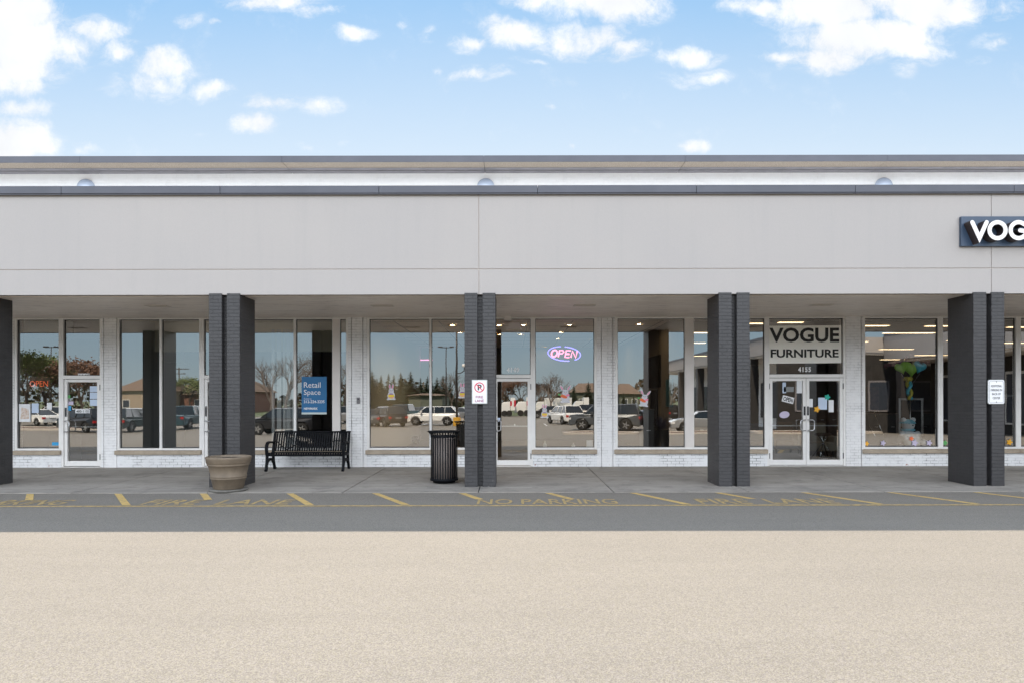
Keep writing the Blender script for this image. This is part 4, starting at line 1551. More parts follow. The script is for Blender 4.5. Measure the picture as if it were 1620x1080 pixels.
# ---- things inside the shops
def cabinet(name, px0, px1, pyt, d, depth, m, label, cat='cabinet', doors=2, legs=True, group=None):
    x0, x1, zt = X(px0, d), X(px1, d), Z(pyt, d)
    t = thing(name, ((x0 + x1) / 2, d, .046), label, cat, group)
    zb = .046 + (.09 if legs else 0)
    MB().box(x0 + .02, x1 - .02, d + .02, d + depth, zb, zt - .035).build('carcass', m, t, bevel=.004)
    MB().box(x0, x1, d, d + depth + .01, zt - .034, zt).build('top', m, t, bevel=.004)
    w = (x1 - x0 - .06) / doors
    for i in range(doors):
        a = x0 + .03 + i * w
        dr = MB().box(a + .006, a + w - .006, d - .002, d + .018, zb + .03, zt - .06).build('door', m, t, bevel=.003)
        MB().box(a + w * .5 - .05, a + w * .5 + .05, d - .02, d - .004, (zb + zt) / 2 + .15, (zb + zt) / 2 + .165).build('handle', 'steel', dr)
    if legs:
        for xx_ in (x0 + .03, x1 - .07):
            for yy2 in (d + .04, d + depth - .08):
                MB().box(xx_, xx_ + .04, yy2, yy2 + .04, .046, zb).build('leg', m, t)
    return t


mat('black_wood', (.014, .013, .012), .35)
mat('brown_wood', (.10, .05, .028), .5, var=.4, vscale=8)
mat('screen', (.01, .01, .012), .15)
mat('screen_blue', (.03, .13, .17), .3, var=.5, vscale=4)
cabinet('cabinet', 1016, 1036, 647, 17.6, .5, 'black_wood', 'tall black cabinet just behind the glass under the tilted bunny', doors=1, legs=False)
t = thing('potted_fern', (X(1046, 17.9), 17.9, .046), 'dark feathery foliage in a tall black planter beside the black cabinet', 'plant')
MB().lathe([(.16, .05), (.24, .9), (.22, .9), (.2, .8), (.02, .8)], X(1046, 17.9), 17.9, 20).build('pot', 'black_wood', t)
mat('dark_leaf', (.07, .055, .07), .6)
mb = MB(); random.seed(5)
for i in range(160):
    a, e = random.uniform(0, 6.28), random.uniform(.1, 1.4)
    L = random.uniform(.2, .5)
    p0 = Vector((X(1046, 17.9), 17.9, .9)); dv = Vector((math.cos(a) * math.cos(e), math.sin(a) * math.cos(e) * .7, math.sin(e)))
    p1 = p0 + dv * L; sdd = dv.cross(Vector((0, 0, 1))).normalized() * .03
    mb.add([p0 + dv * L * .3 + sdd, p1, p0 + dv * L * .3 - sdd, p0], [(0, 1, 2, 3)])
mb.build('foliage', 'dark_leaf', t)
# wall screens on the partition of the middle shop (seen edge-on)
xw = XD - .07
t = tag(recenter(MB().box(xw - .07, xw - .004, 19.8, 21.4, 2.05, 3.0).build('wall_screen', 'screen', None, bevel=.01), (xw, 20.6, 2.05)), 'wide black television high on the partition wall of the middle shop', 'television')
t = thing('inner_door', (xw, 20.9, .046), 'black framed doorway in the partition of the middle shop', 'door')
MB().box(xw - .05, xw - .003, 20.2, 20.28, .046, 2.0).build('frame', 'black_wood', t)
MB().box(xw - .05, xw - .003, 21.1, 21.18, .046, 2.0).build('frame', 'black_wood', t)
MB().box(xw - .03, xw - .003, 20.281, 21.099, .05, 1.98).build('leaf', 'screen', t)
tag(recenter(MB().box(xw - .03, xw - .003, 18.3, 19.1, 1.5, 2.25).build('wall_picture', 'screen_blue', None, bevel=.004), (xw, 18.7, 1.5)), 'blue picture on the grey partition wall of the middle shop', 'picture')
# neon strip on back wall
mat('neon_strip', (1, .3, .6), .5, emit=(1, .28, .55), estr=1.6)
t = tag(recenter(MB().box(X(622, 27.9), X(684, 27.9), 27.94, 27.99, Z(569.5, 27.9), Z(568, 27.9)).build('light_strip', 'neon_strip'), (X(650, 27.9), 27.99, Z(569.5, 27.9))), 'thin pink light strip across the back wall of the middle shop', 'light')
mat('board_dim', (.16, .17, .20), .6)
t = tag(recenter(MB().box(X(592, 27.9), X(622, 27.9), 27.9, 27.99, Z(592, 27.9), Z(563, 27.9)).build('menu_board', 'board_dim', None, bevel=.01), (X(607, 27.9), 27.99, Z(592, 27.9))), 'bluish panel on the back wall left of the pink light strip', 'panel')
# treatment counter + chairs in the middle shop
cabinet('reception_desk', 725, 782, 668, 17.9, .7, 'black_wood', 'dark reception desk glimpsed between the bin and the middle column', 'desk', legs=False)
cabinet('sideboard', 600, 660, 690, 25.5, .6, 'brown_wood', 'low brown sideboard deep inside the middle shop', 'sideboard', doors=3)
# boxy emergency light above the middle door
t = tag(recenter(MB().box(X(805, 17.7), X(823, 17.7), 17.6, 17.75, Z(520.5, 17.7), Z(511, 17.7)).build('emergency_light', 'int_white', None, bevel=.01), (X(814, 17.7), 17.7, Z(511, 17.7))), 'white emergency light box inside above the middle door', 'emergency light')
for i, px in enumerate((803, 825)):
    MB().lathe([(.02, Z(522, 17.6)), (.06, Z(520, 17.6)), (.055, Z(517, 17.6)), (.02, Z(516, 17.6))], X(px, 17.65), 17.65, 12).build('lamp_head', 'int_white', t)
# tiny ornaments on the sill
mat('figurine', (.7, .68, .62), .5)
for i, (px, h, lb) in enumerate([(862, .17, 'small pale bottle on the window ledge under the small bunny'), (907, .12, 'tiny pale ornament on the ledge near the pier')]):
    x = X(px, 17.05)
    o = MB().lathe([(.004, .5), (.045, .5), (.05, .52), (.045, .5 + h * .5), (.015, .5 + h * .7), (.015, .5 + h), (.004, .5 + h)], x, 17.05, 14).build('ornament', 'figurine')
    recenter(o, (x, 17.05, .5)); tag(o, lb, 'ornament')
part('display_ledge', 'int_taupe', (sx(586), sx(775), 16.98, 17.5, .44, .50))
part('display_ledge', 'int_taupe', (sx(848), sx(940), 16.98, 17.5, .44, .50))
o = tag(recenter(MB().prism([(16.98 + .02, .5), (17.15, .5), (17.1, .68)], 'x', X(928, 17.05), X(938, 17.05)).build('card_stand', 'paper'), (X(933, 17.05), 17.05, .5)), 'white folded card standing on the ledge at the right end', 'card')

# furniture showroom
cabinet('sideboard', 1372, 1478, 655, 21.0, .6, 'black_wood', 'long dark sideboard deep in the furniture showroom', 'sideboard', doors=4)
cabinet('cabinet', 1366, 1392, 612, 23.0, .6, 'brown_wood', 'tall brown wardrobe at the left of the showroom window', 'wardrobe', doors=2)
cabinet('dresser', 1500, 1580, 668, 20.0, .6, 'brown_wood', 'brown dresser behind the right column', 'dresser', doors=3)
cabinet('dresser', 1095, 1180, 662, 20.5, .6, 'black_wood', 'dark dresser behind the third column', 'dresser', doors=3)
cabinet('cabinet', 1290, 1330, 640, 24, .6, 'brown_wood', 'brown cabinet seen through the right leaf of the double door', 'cabinet')
def framed_mirror(px0, px1, pyt, pyb, d, label, m='steel'):
    x0, x1, z0, z1 = X(px0, d), X(px1, d), Z(pyb, d), Z(pyt, d)
    t = thing('standing_mirror', ((x0 + x1) / 2, d, z0), label, 'mirror')
    w = .06
    mb = MB()
    mb.box(x0, x0 + w, d, d + .04, z0, z1); mb.box(x1 - w, x1, d, d + .04, z0, z1)
    mb.box(x0 + w, x1 - w, d, d + .04, z1 - w, z1); mb.box(x0 + w, x1 - w, d, d + .04, z0, z0 + w)
    mb.build('frame', m, t, bevel=.005)
    MB().box(x0 + w, x1 - w, d + .015, d + .03, z0 + w, z1 - w).build('glass', 'screen', t)
    for s in (x0 + .03, x1 - .07):
        MB().box(s, s + .04, d + .045, d + .085, .046, z0 + .3).build('leg', m, t)
framed_mirror(1422, 1461, 630, 690, 19.0, 'large dark mirror in a silver frame behind the toy bear')
framed_mirror(1576, 1606, 625, 700, 19.5, 'tall dark mirror in a grey frame right of the right column', 'int_grey')
# armchairs
def armchair(px, d, m, label, group='armchairs in the showroom'):
    x = X(px, d)
    t = thing('armchair', (x, d, .046), label, 'armchair', group)
    MB().box(x - .36, x + .36, d, d + .7, .2, .46).build('seat', m, t, bevel=.05)
    MB().box(x - .40, x + .40, d + .6, d + .8, .2, 1.0).build('backrest', m, t, bevel=.07)
    for s in (-1, 1):
        MB().box(x + s * .40 - .07, x + s * .40 + .07, d + .02, d + .62, .2, .64).build('arm', m, t, bevel=.05)
        for yy2 in (.05, .65):
            MB().box(x + s * .34 - .025, x + s * .34 + .025, d + yy2, d + yy2 + .05, .046, .2).build('leg', 'black_wood', t)
mat('fabric_cream', (.34, .29, .22), .9, bump=.3)
mat('fabric_brown', (.13, .08, .055), .9, bump=.3)
mat('fabric_blue', (.03, .06, .10), .9)
armchair(1301, 19.6, 'fabric_cream', 'rounded cream armchair behind the right leaf of the double door')
armchair(1247, 20.6, 'fabric_brown', 'brown armchair behind the left leaf of the double door')
armchair(1200, 19.4, 'fabric_blue', 'dark blue armchair beside the third column')
armchair(1450, 23.5, 'fabric_brown', 'brown armchair far behind the balloons')
# round chrome stool
x = X(1302, 18.4)
t = thing('chrome_stool', (x, 18.4, .046), 'round chrome based stool with crossed legs inside the right door leaf', 'stool')
pts = [(x + .33 * math.cos(2 * math.pi * k / 28), 18.4 + .33 * math.sin(2 * math.pi * k / 28), .13) for k in range(29)]
MB().tube(pts, .014, 6, cap=False).build('foot_ring', 'chrome', t)
for a in (40, 140, 230, 320):
    MB().tube([(x + .33 * math.cos(R(a)), 18.4 + .33 * math.sin(R(a)), .06), (x + .12 * math.cos(R(a + 180)), 18.4 + .12 * math.sin(R(a + 180)), .72)], .012, 6).build('leg', 'chrome', t)
MB().lathe([(.02, .72), (.2, .72), (.22, .75), (.2, .79), (.02, .8)], x, 18.4, 20).build('seat', 'fabric_brown', t)

# balloons
mat('foil_green', (.48, .88, .12), .3, metal=0)
mat('foil_blue', (.12, .68, .90), .3, metal=0)
mat('foil_yellow', (.95, .80, .10), .3, metal=0)
def balloon(px, py, d, r, m, label, tilt=0):
    x, z = X(px, d), Z(py, d)
    n = 28
    t = thing('foil_balloon', (x, d, z - r), label, 'balloon', 'foil balloons tied in a bunch')
    mb = MB()
    out_ = []
    for k in range(n):
        a = 2 * math.pi * k / n
        hx_ = 16 * math.sin(a) ** 3 / 17
        hz_ = (13 * math.cos(a) - 5 * math.cos(2 * a) - 2 * math.cos(3 * a) - math.cos(4 * a)) / 17
        c, s = math.cos(R(tilt)), math.sin(R(tilt))
        out_.append((hx_ * c - hz_ * s, hx_ * s + hz_ * c))
    rings = [(1, 0), (.9, .16), (.65, .30), (.3, .38)]
    for side in (-1, 1):
        base = len(mb.v)
        for f_, dep in rings:
            for p in out_:
                mb.v.append((x + p[0] * r * f_, d + side * dep * r, z + p[1] * r * f_))
        for i in range(3):
            for k in range(n):
                mb.face((base + i * n + k, base + i * n + (k + 1) % n, base + (i + 1) * n + (k + 1) % n, base + (i + 1) * n + k), 0, True)
        mb.face([base + 3 * n + k for k in range(n)], 0, True)
    mb.build('foil', m, t)
    MB().tube([(x, d, z - r * .9), (X(1441, 17.5) + random.uniform(-.02, .02), 17.5, Z(612, 17.5))], .003, 4).build('ribbon', 'paper', t)
balloon(1426, 582, 17.12, .18, 'foil_green', 'green heart foil balloon at the left of the bunch', 18)
balloon(1442, 583, 17.16, .23, 'foil_green', 'larger green heart foil balloon in the centre of the bunch', 0)
balloon(1455, 581, 17.10, .18, 'foil_blue', 'blue heart foil balloon at the right of the bunch', -18)
t = thing('balloon_column', (X(1442, 17.3), 17.3, .52), 'twisted blue and yellow balloon pole under the heart balloons', 'balloon pole')
for j, m in enumerate(('foil_blue', 'foil_yellow')):
    z0, z1 = Z(632, 17.5), Z(599, 17.5)
    MB().tube([(X(1440, 17.5) + .045 * math.cos(8 * u_ + j * math.pi) + u_ * -.05, 17.5 + .045 * math.sin(8 * u_ + j * math.pi), z0 + (z1 - z0) * u_) for u_ in [k / 24 for k in range(25)]], .04, 8).build('twist', m, t)
MB().tube([(X(1440, 17.5), 17.5, .52), (X(1440, 17.5), 17.5, Z(632, 17.5))], .012, 6).build('pole', 'steel', t)
mb = MB()
for k in range(5):
    a = 2 * math.pi * k / 5
    mb.lathe([(.003, Z(600, 17.5) - .06), (.05, Z(600, 17.5) - .03), (.055, Z(600, 17.5)), (.03, Z(600, 17.5) + .05), (.003, Z(600, 17.5) + .06)], X(1436, 17.45) + .06 * math.cos(a), 17.42 + .06 * math.sin(a), 12)
mb.build('knot', 'foil_yellow', t)

# toy bear: one continuous body grown from metaball-like spheres joined by remesh
def toy_bear():
    mat('plush_white', (.88, .88, .9), .95, bump=.8, bscale=120)
    mat('plush_blue', (.25, .60, .75), .9)
    d = 17.35
    x, zb = X(1436, d), .52
    t = thing('toy_bear', (x, d, zb), 'white plush bear with a blue scarf sitting low in the balloon window', 'toy bear')
    bm = bmesh.new()
    sph = [(0, 0, .22, .19), (0, -.02, .52, .15), (-.12, -.02, .65, .065), (.12, -.02, .65, .065), (-.2, -.08, .30, .075), (-.15, -.16, .22, .06), (.2, -.08, .30, .075), (.15, -.16, .22, .06),
           (-.12, -.2, .09, .10), (-.14, -.32, .09, .085), (.12, -.2, .09, .10), (.22, -.32, .09, .085), (0, -.15, .49, .07)]
    for (a, b, c, r) in sph:
        bmesh.ops.create_uvsphere(bm, u_segments=16, v_segments=10, radius=r, matrix=Matrix.Translation((x + a, d + b, zb + c)))
    me = bpy.data.meshes.new('body'); bm.to_mesh(me); bm.free()
    off = wloc(t)
    for v_ in me.vertices: v_.co -= off
    me.materials.append(M['plush_white'])
    o = bpy.data.objects.new('body', me); COL.objects.link(o); o.parent = t
    r = o.modifiers.new('r', 'REMESH'); r.mode = 'VOXEL'; r.voxel_size = .014; r.use_smooth_shade = True
    sm = o.modifiers.new('s', 'SMOOTH'); sm.iterations = 4
    MB().lathe([(.10, zb + .36), (.155, zb + .37), (.165, zb + .40), (.14, zb + .43), (.10, zb + .43)], x, d - .01, 20).build('scarf', 'plush_blue', t)
    MB().lathe([(.19, zb + .56), (.165, zb + .60), (.10, zb + .655), (.01, zb + .67)], x, d - .0, 20).build('hat', 'plush_blue', t)
    for s in (-.06, .06):
        MB().lathe([(.001, zb + .545), (.012, zb + .55), (.012, zb + .56), (.001, zb + .568)], x + s, d - .165, 8).build('eye', 'sign_black', t)
    MB().lathe([(.001, zb + .50), (.02, zb + .51), (.018, zb + .525), (.001, zb + .53)], x, d - .225, 8).build('nose', 'sign_black', t)
toy_bear()
part('display_ledge', 'int_taupe', (sx(1368), sx(1478), 16.98, 17.9, .44, .52))
# dark string of garland above
mat('garland', (.16, .02, .04), .6)
t = thing('garland', (X(1430, 17.6), 17.6, Z(575, 17.6)), 'dark red foil letter garland hanging behind the balloons', 'garland')
MB().tube([(X(1398, 17.6), 17.6, Z(579, 17.6)), (X(1420, 17.6), 17.6, Z(572, 17.6)), (X(1442, 17.6), 17.6, Z(560, 17.6)), (X(1455, 17.6), 17.6, Z(570, 17.6)), (X(1471, 17.6), 17.6, Z(570, 17.6))], .006, 5).build('string', 'garland', t)
for i, (px, py) in enumerate([(1401, 577), (1407, 575), (1413, 574), (1420, 572), (1427, 569), (1434, 565), (1441, 561), (1448, 566), (1455, 570), (1462, 571), (1468, 571)]):
    xx_, zz = X(px, 17.6), Z(py + 2, 17.6)
    MB().prism(rounded_rect(xx_ - .04, xx_ + .04, zz - .06, zz + .05, .02, 3), 'y', 17.58, 17.60).build('pennant', 'garland', t)
for i, (a, b, c, d_, lb) in enumerate([(1377, 665, 1385, 691, 'shorter thin silver rod leaning behind the glass'), (1387, 647, 1398, 689, 'longer thin silver rod leaning behind the glass')]):
    o = MB().tube([(X(a, 17.4), 17.6, Z(b, 17.5)), (X(c, 17.2), 17.2, Z(d_, 17.2))], .008, 6).build('metal_rod', 'chrome')
    recenter(o, (X(c, 17.2), 17.2, Z(d_, 17.2))); tag(o, lb, 'rod')
# white camera on the vacant shop's inner wall
t = tag(recenter(MB().box(X(242, 19), X(248, 19), 19.0, 19.3, Z(579, 19), Z(573, 19)).build('wall_fixture', 'int_white', None, bevel=.01), (X(245, 19), 19.3, Z(579, 19))), 'small white fixture on a bracket inside the vacant shop', 'fixture')
MB().tube([(X(245, 19.1), 19.15, Z(573, 19.1)), (X(252, 19.1), 19.15, Z(570, 19.1)), (X(262, 19.1), 19.15, Z(571, 19.1)), (X(262, 19.1), 20.58, Z(571, 19.1))], .02, 8).build('bracket', 'int_white', t)

# ================================================================ ACROSS THE CAR PARK (seen mirrored in the shop glass)
MY = 33.86
def rp(px, d): return (X(px, d), MY - d)


def car_paint(name, c, metal=.3):
    return mat(name, c, .3, metal=metal, coat=.6)


car_paint('paint_white', (.88, .88, .86), 0); car_paint('paint_black', (.015, .015, .018)); car_paint('paint_grey', (.10, .11, .12))
car_paint('paint_teal', (.02, .07, .09)); car_paint('paint_silver', (.45, .45, .45), .6); car_paint('paint_green', (.05, .07, .07))
mat('car_glass', (.02, .025, .03), .05, spec=.8)
mat('tyre', (.02, .02, .02), .8)
mat('lamp_red', (.5, .01, .01), .3)
mat('lamp_clear', (.8, .8, .8), .15)
CARS = {
    'sedan': dict(L=4.7, w=.90, lo=[(-2.35, .35), (-2.3, .72), (-1.9, .86), (-1.2, .95), (1.35, .98), (2.25, .96), (2.35, .75), (2.33, .35)],
                  gh=[(-1.15, .94), (-.35, 1.40), (.75, 1.43), (1.70, .97)], wh=(-1.42, 1.40), r=.33),
    'suv': dict(L=4.6, w=.93, lo=[(-2.3, .38), (-2.3, .80), (-2.1, .98), (-1.25, 1.08), (2.15, 1.10), (2.3, .95), (2.3, .38)],
                gh=[(-1.2, 1.07), (-.5, 1.62), (1.75, 1.66), (2.2, 1.09)], wh=(-1.42, 1.38), r=.37),
    'bigsuv': dict(L=5.2, w=1.0, lo=[(-2.6, .42), (-2.6, .95), (-2.5, 1.14), (-1.45, 1.22), (2.5, 1.24), (2.6, 1.1), (2.6, .42)],
                   gh=[(-1.4, 1.21), (-.8, 1.84), (2.3, 1.90), (2.52, 1.23)], wh=(-1.62, 1.55), r=.42),
    'pickup': dict(L=5.4, w=.97, lo=[(-2.7, .42), (-2.7, .95), (-2.5, 1.10), (-1.5, 1.16), (2.65, 1.16), (2.7, 1.0), (2.7, .42)],
                   gh=[(-1.45, 1.15), (-.8, 1.76), (.65, 1.78), (.85, 1.17)], wh=(-1.7, 1.65), r=.41),
}


def make_car(kind, paint, px, d, yaw, label, base=None):
    x, y = rp(px, d)
    z = gz(y) + .004
    K = CARS[kind]
    t = thing('parked_car', (0, 0, 0), label, 'car', 'cars parked across the car park')
    lo, w, r = K['lo'], K['w'], K['r']
    zb = lo[0][1] - .1
    poly = [(lo[0][0] + .05, zb)] + lo + [(lo[-1][0] - .05, zb)]
    for wx in sorted(K['wh'], reverse=True):
        poly += [(wx + (r + .06) * math.cos(R(a)), max(zb, r + (r + .06) * math.sin(R(a)))) for a in range(0, 181, 20)]
    mb = MB()
    # sections across the width, narrower low and at the ends
    n = len(poly)
    secs = [(-w + .02, .97), (-w, 1.0), (-w + .06, 1.0), (w - .06, 1.0), (w, 1.0), (w - .02, .97)]
    secs = [(-w, 1), (w, 1)]
    def tuck(px_, yy3):
        e = max(0, abs(px_) / (K['L'] / 2) - .82) / .18
        return yy3 * (1 - .13 * e * e)
    vs = []
    for yy3, s in secs:
        vs += [(p[0], tuck(p[0], yy3), p[1]) for p in poly]
    fs = [tuple(range(n))[::-1], tuple(range(n, 2 * n))] + [(i, (i + 1) % n, n + (i + 1) % n, n + i) for i in range(n)]
    mb.add(vs, fs)
    body = mb.build('body', paint, t, bevel=.07)
    gh = K['gh']
    mb = MB()
    gw0, gw1 = w - .06, w - .24
    def gv(ins):
        a = []
        for s in (-1, 1):
            for i, (gx, gz_) in enumerate(gh):
                ww = gw0 if i in (0, 3) else gw1
                a.append((gx, s * (ww - ins), gz_ - (ins if i in (1, 2) else 0)))
        return a
    mb.add(gv(0), [(3, 2, 1, 0), (4, 5, 6, 7), (0, 1, 5, 4), (1, 2, 6, 5), (2, 3, 7, 6)])
    mb.build('windows', 'car_glass', t, bevel=.03)
    mb = MB()
    gx0, gx1, zt = gh[1][0] - .02, gh[2][0] + .02, max(gh[1][1], gh[2][1])
    mb.add([(gx0, -gw1 - .02, gh[1][1] + .0), (gx1, -gw1 - .02, gh[2][1]), (gx1, gw1 + .02, gh[2][1]), (gx0, gw1 + .02, gh[1][1]),
            (gx0 + .1, -gw1 + .1, gh[1][1] + .05), (gx1 - .1, -gw1 + .1, gh[2][1] + .05), (gx1 - .1, gw1 - .1, gh[2][1] + .05), (gx0 + .1, gw1 - .1, gh[1][1] + .05)],
           [(4, 5, 6, 7), (0, 1, 5, 4), (1, 2, 6, 5), (2, 3, 7, 6), (3, 0, 4, 7), (3, 2, 1, 0)])
    for s in (-1, 1):
        def gp(fx, fz):
            zz_ = gh[0][1] + (gh[1][1] - gh[0][1]) * fz
            return (fx, s * (gw0 + (gw1 - gw0) * fz + .012), zz_)
        for a, b in ((gh[0], gh[1]), (gh[3], gh[2])):
            mb.tube([(a[0], s * gw0, a[1]), (b[0], s * gw1, b[1])], .035, 5)
        for fx in ([.25, 1.2] if kind in ('suv', 'bigsuv') else [.2] if kind == 'sedan' else [-.1]):
            mb.tube([gp(fx, 0), gp(fx, 1)], .03, 5)
    mb.build('roof', paint, t)
    for wx in K['wh']:
        for s in (-1, 1):
            mb = MB()
            cy = s * (w - .12)
            prof = [(r * .62, -.105), (r * .92, -.105), (r, -.08), (r, .08), (r * .92, .105), (r * .62, .105)]
            k = 24
            for (rr, dy) in prof:
                for i in range(k):
                    a = 2 * math.pi * i / k
                    mb.v.append((wx + rr * math.cos(a), cy + dy, r + rr * math.sin(a)))
            for j in range(len(prof) - 1):
                for i in range(k):
                    mb.face((j * k + i, j * k + (i + 1) % k, (j + 1) * k + (i + 1) % k, (j + 1) * k + i), 0, True)
            wh = mb.build('wheel', 'tyre', t)
            mb = MB()
            mb.disc(wx, r, cy + s * .03, r * .62, r * .62, 20)
            for i in range(5):
                a = 2 * math.pi * i / 5
                c, s2 = math.cos(a), math.sin(a)
                q = []
                for rr, ww in ((.04, .05), (r * .64, .035)):
                    q += [(wx + rr * c - ww * s2, cy + s * .085, r + rr * s2 + ww * c), (wx + rr * c + ww * s2, cy + s * .085, r + rr * s2 - ww * c)]
                mb.add([q[0], q[1], q[3], q[2]], [(0, 1, 2, 3)], 1)
            mb.build('rim', ['tyre', 'paint_silver'], wh)
    hz = lo[1][1] - .08
    for s in (-1, 1):
        xe = K['L'] / 2
        MB().box(-xe - .005, -xe + .25, s * w * .80 - .17, s * w * .80 + .02 * s + .10, hz - .07, hz + .07).build('headlight', 'lamp_clear', t)
        MB().box(xe - .12, xe + .012, s * w * .78 - .12, s * w * .78 + .12, hz - .02, hz + .16).build('taillight', 'lamp_red', t)
        MB().box(-.95, -.80, s * (w + .13) - .09, s * (w + .13) + .07, lo[3][1] + .02, lo[3][1] + .17).build('mirror', paint, t)
    MB().box(-K['L'] / 2 - .01, -K['L'] / 2 + .1, -.5, .5, zb + .1, hz - .1).build('grille', 'tyre', t)
    MB().box(K['L'] / 2 - .1, K['L'] / 2 + .012, -.26, .26, hz - .02, hz + .11).build('number_plate', 'paint_silver', t)
    t.location = (x, y, z)
    t.rotation_euler = (0, 0, R(yaw))
    return t


# front of the car is local -X; yaw 90 turns the nose away from... (nose to -Y)
make_car('sedan', 'paint_white', 58, 62, 25, 'white sedan under the leafy trees, mirrored in the leftmost window')
make_car('suv', 'paint_black', 136, 49, 28, 'black four wheel drive mirrored in the left shop door')
make_car('suv', 'paint_green', 208, 50, 92, 'dark green grey estate seen from behind, mirrored in the vacant shop window')
make_car('pickup', 'paint_teal', 296, 54, 88, 'dark teal van seen from behind, mirrored beside the planter column')
make_car('suv', 'paint_black', 452, 43, 4, 'long dark car with bright roof edge mirrored above the bench')
make_car('sedan', 'paint_grey', 583, 60, 75, 'grey car at the left edge of the mirrored row behind the bin')
make_car('suv', 'paint_black', 612, 59, 55, 'black car parked at an angle in the mirrored row behind the bin')
make_car('pickup', 'paint_teal', 640, 70, 15, 'dark teal pickup behind the white car')
make_car('suv', 'paint_white', 685, 61, 3, 'white small four wheel drive side on, mirrored above the bin')
make_car('sedan', 'paint_silver', 728, 73, 30, 'silver car at the right end of the mirrored row')
make_car('sedan', 'paint_black', 868, 84, 0, 'black sedan side on far behind, mirrored below the neon sign')
make_car('suv', 'paint_white', 893, 63, 70, 'white car nose mirrored left of the big grey one')
make_car('bigsuv', 'paint_grey', 958, 50.5, 15, 'large dark grey four wheel drive mirrored beside the white pier')
make_car('sedan', 'paint_black', 1004, 52, 35, 'black sedan mirrored at the foot of the tilted bunny window')
make_car('sedan', 'paint_silver', 1112, 48, 3, 'silver white sedan side on, mirrored beside the wide white post')
make_car('suv', 'paint_black', 1410, 84, 20, 'dark car far off, mirrored in the balloon window')
make_car('sedan', 'paint_white', 1205, 66, 60, 'white car mirrored beside the third column')

for i, (kind, paint, px, d, yaw, lb) in enumerate([
        ('sedan', 'paint_silver', 30, 74, 80, 'silver car behind the white sedan at the far left'),
        ('suv', 'paint_white', 98, 66, 78, 'white car parked beyond the black one at the left shop door'),
        ('sedan', 'paint_black', 240, 72, 85, 'black car parked beyond the green grey estate'),
        ('suv', 'paint_silver', 535, 66, 70, 'silver car mirrored in the narrow glass slit'),
        ('sedan', 'paint_grey', 664, 78, 20, 'grey car roof showing behind the small white four wheel drive'),
        ('suv', 'paint_black', 1045, 76, 60, 'black car far behind the black sedan'),
        ('suv', 'paint_black', 925, 78, 8, 'black car far behind the large dark grey one')]):
    make_car(kind, paint, px, d, yaw, lb)

# yellow based lamp posts
mat('pole_dark', (.035, .03, .028), .5)
mat('yellow_concrete', (.62, .33, .03), .8, var=.15)


def lamp_post(px, d, h, label, twin=True, flood=False, base=True):
    x, y = rp(px, d)
    z = gz(y)
    t = thing('lamp_post', (x, y, z), label, 'lamp post', 'lamp posts of the car park')
    if base:
        MB().lathe([(.33, z), (.33, z + .72), (.30, z + .76), (.02, z + .76)], x, y, 20).build('base', 'yellow_concrete', t)
    MB().tube([(x, y, z + .5), (x, y, z + h)], [.10, .065], 8).build('pole', 'pole_dark', t)
    if twin:
        MB().box(x - .75, x + .75, y - .04, y + .04, z + h - .12, z + h - .04).build('arm', 'pole_dark', t)
        for s in (-1, 1):
            MB().box(x + s * .75 - .28, x + s * .75 + .28, y - .2, y + .2, z + h - .1, z + h + .06).build('lamp_head', 'pole_dark', t, bevel=.03)
    if flood:
        a = MB().tube([(x, y, z + 4.55), (x + .3, y, z + 4.55), (x + .6, y, z + 4.75), (x + .65, y, z + 5.1)], .04, 6).build('arm', 'pole_dark', t)
        MB().lathe([(.05, z + 5.35), (.2, z + 5.3), (.24, z + 5.1), (.2, z + 5.08), (.02, z + 5.08)], x + .65, y, 14).build('lamp_head', 'white_alu', t)


lamp_post(706, 92, 9.4, 'tall twin headed lamp post among the fir trees', base=False)
lamp_post(722.5, 59, 9.6, 'thick dark lamp post on a yellow base with a small floodlight', flood=True)
lamp_post(81, 92, 9.5, 'lamp post rising over the leafy trees at the left', base=False)

# kerbed islands
mat('mulch', (.13, .07, .045), .95, var=.4, vscale=8, bump=1, bscale=20)
mat('kerb_stone', (.55, .50, .44), .8, var=.1)


def island(px, d, rx, ry):
    x, y = rp(px, d)
    z = gz(y)
    mb = MB()
    n = 40
    for rr, zz in ((1.0, 0), (1.0, .14), (.93, .15), (.92, .10)):
        for k in range(n):
            a = 2 * math.pi * k / n
            ca, sa = math.cos(a), math.sin(a)
            ca = math.copysign(abs(ca) ** .7, ca); sa = math.copysign(abs(sa) ** .7, sa)
            mb.v.append((x + rx * rr * ca, y + ry * rr * sa, z + zz))
    for i in range(3):
        for k in range(n):
            mb.face((i * n + k, i * n + (k + 1) % n, (i + 1) * n + (k + 1) % n, (i + 1) * n + k))
    o = tag(mb.build('kerb', 'kerb_stone'), kind='structure')
    mb = MB()
    for k in range(n):
        mb.v.append((x + rx * .92 * math.copysign(abs(math.cos(2 * math.pi * k / n)) ** .7, math.cos(2 * math.pi * k / n)),
                             y + ry * .92 * math.copysign(abs(math.sin(2 * math.pi * k / n)) ** .7, math.sin(2 * math.pi * k / n)), z + .1))
    mb.face(tuple(range(n)))
    mb.build('island_bed', 'mulch', o)


island(950, 43, 2.4, 1.2)
island(1090, 43.5, 2.8, 1.3)
island(60, 54, 7, 1.8)
island(640, 78, 9, 2)
island(1290, 43, 4, 1.5)
for i in range(17):     # bay lines on the lot
    x = -30 + i * 2.75
    mb = MB(); mb.box(x - .05, x + .05, -30, -24.8, -.545, -.541)
    tag(mb.build('painted_bay_line', 'sign_white'), kind='structure')

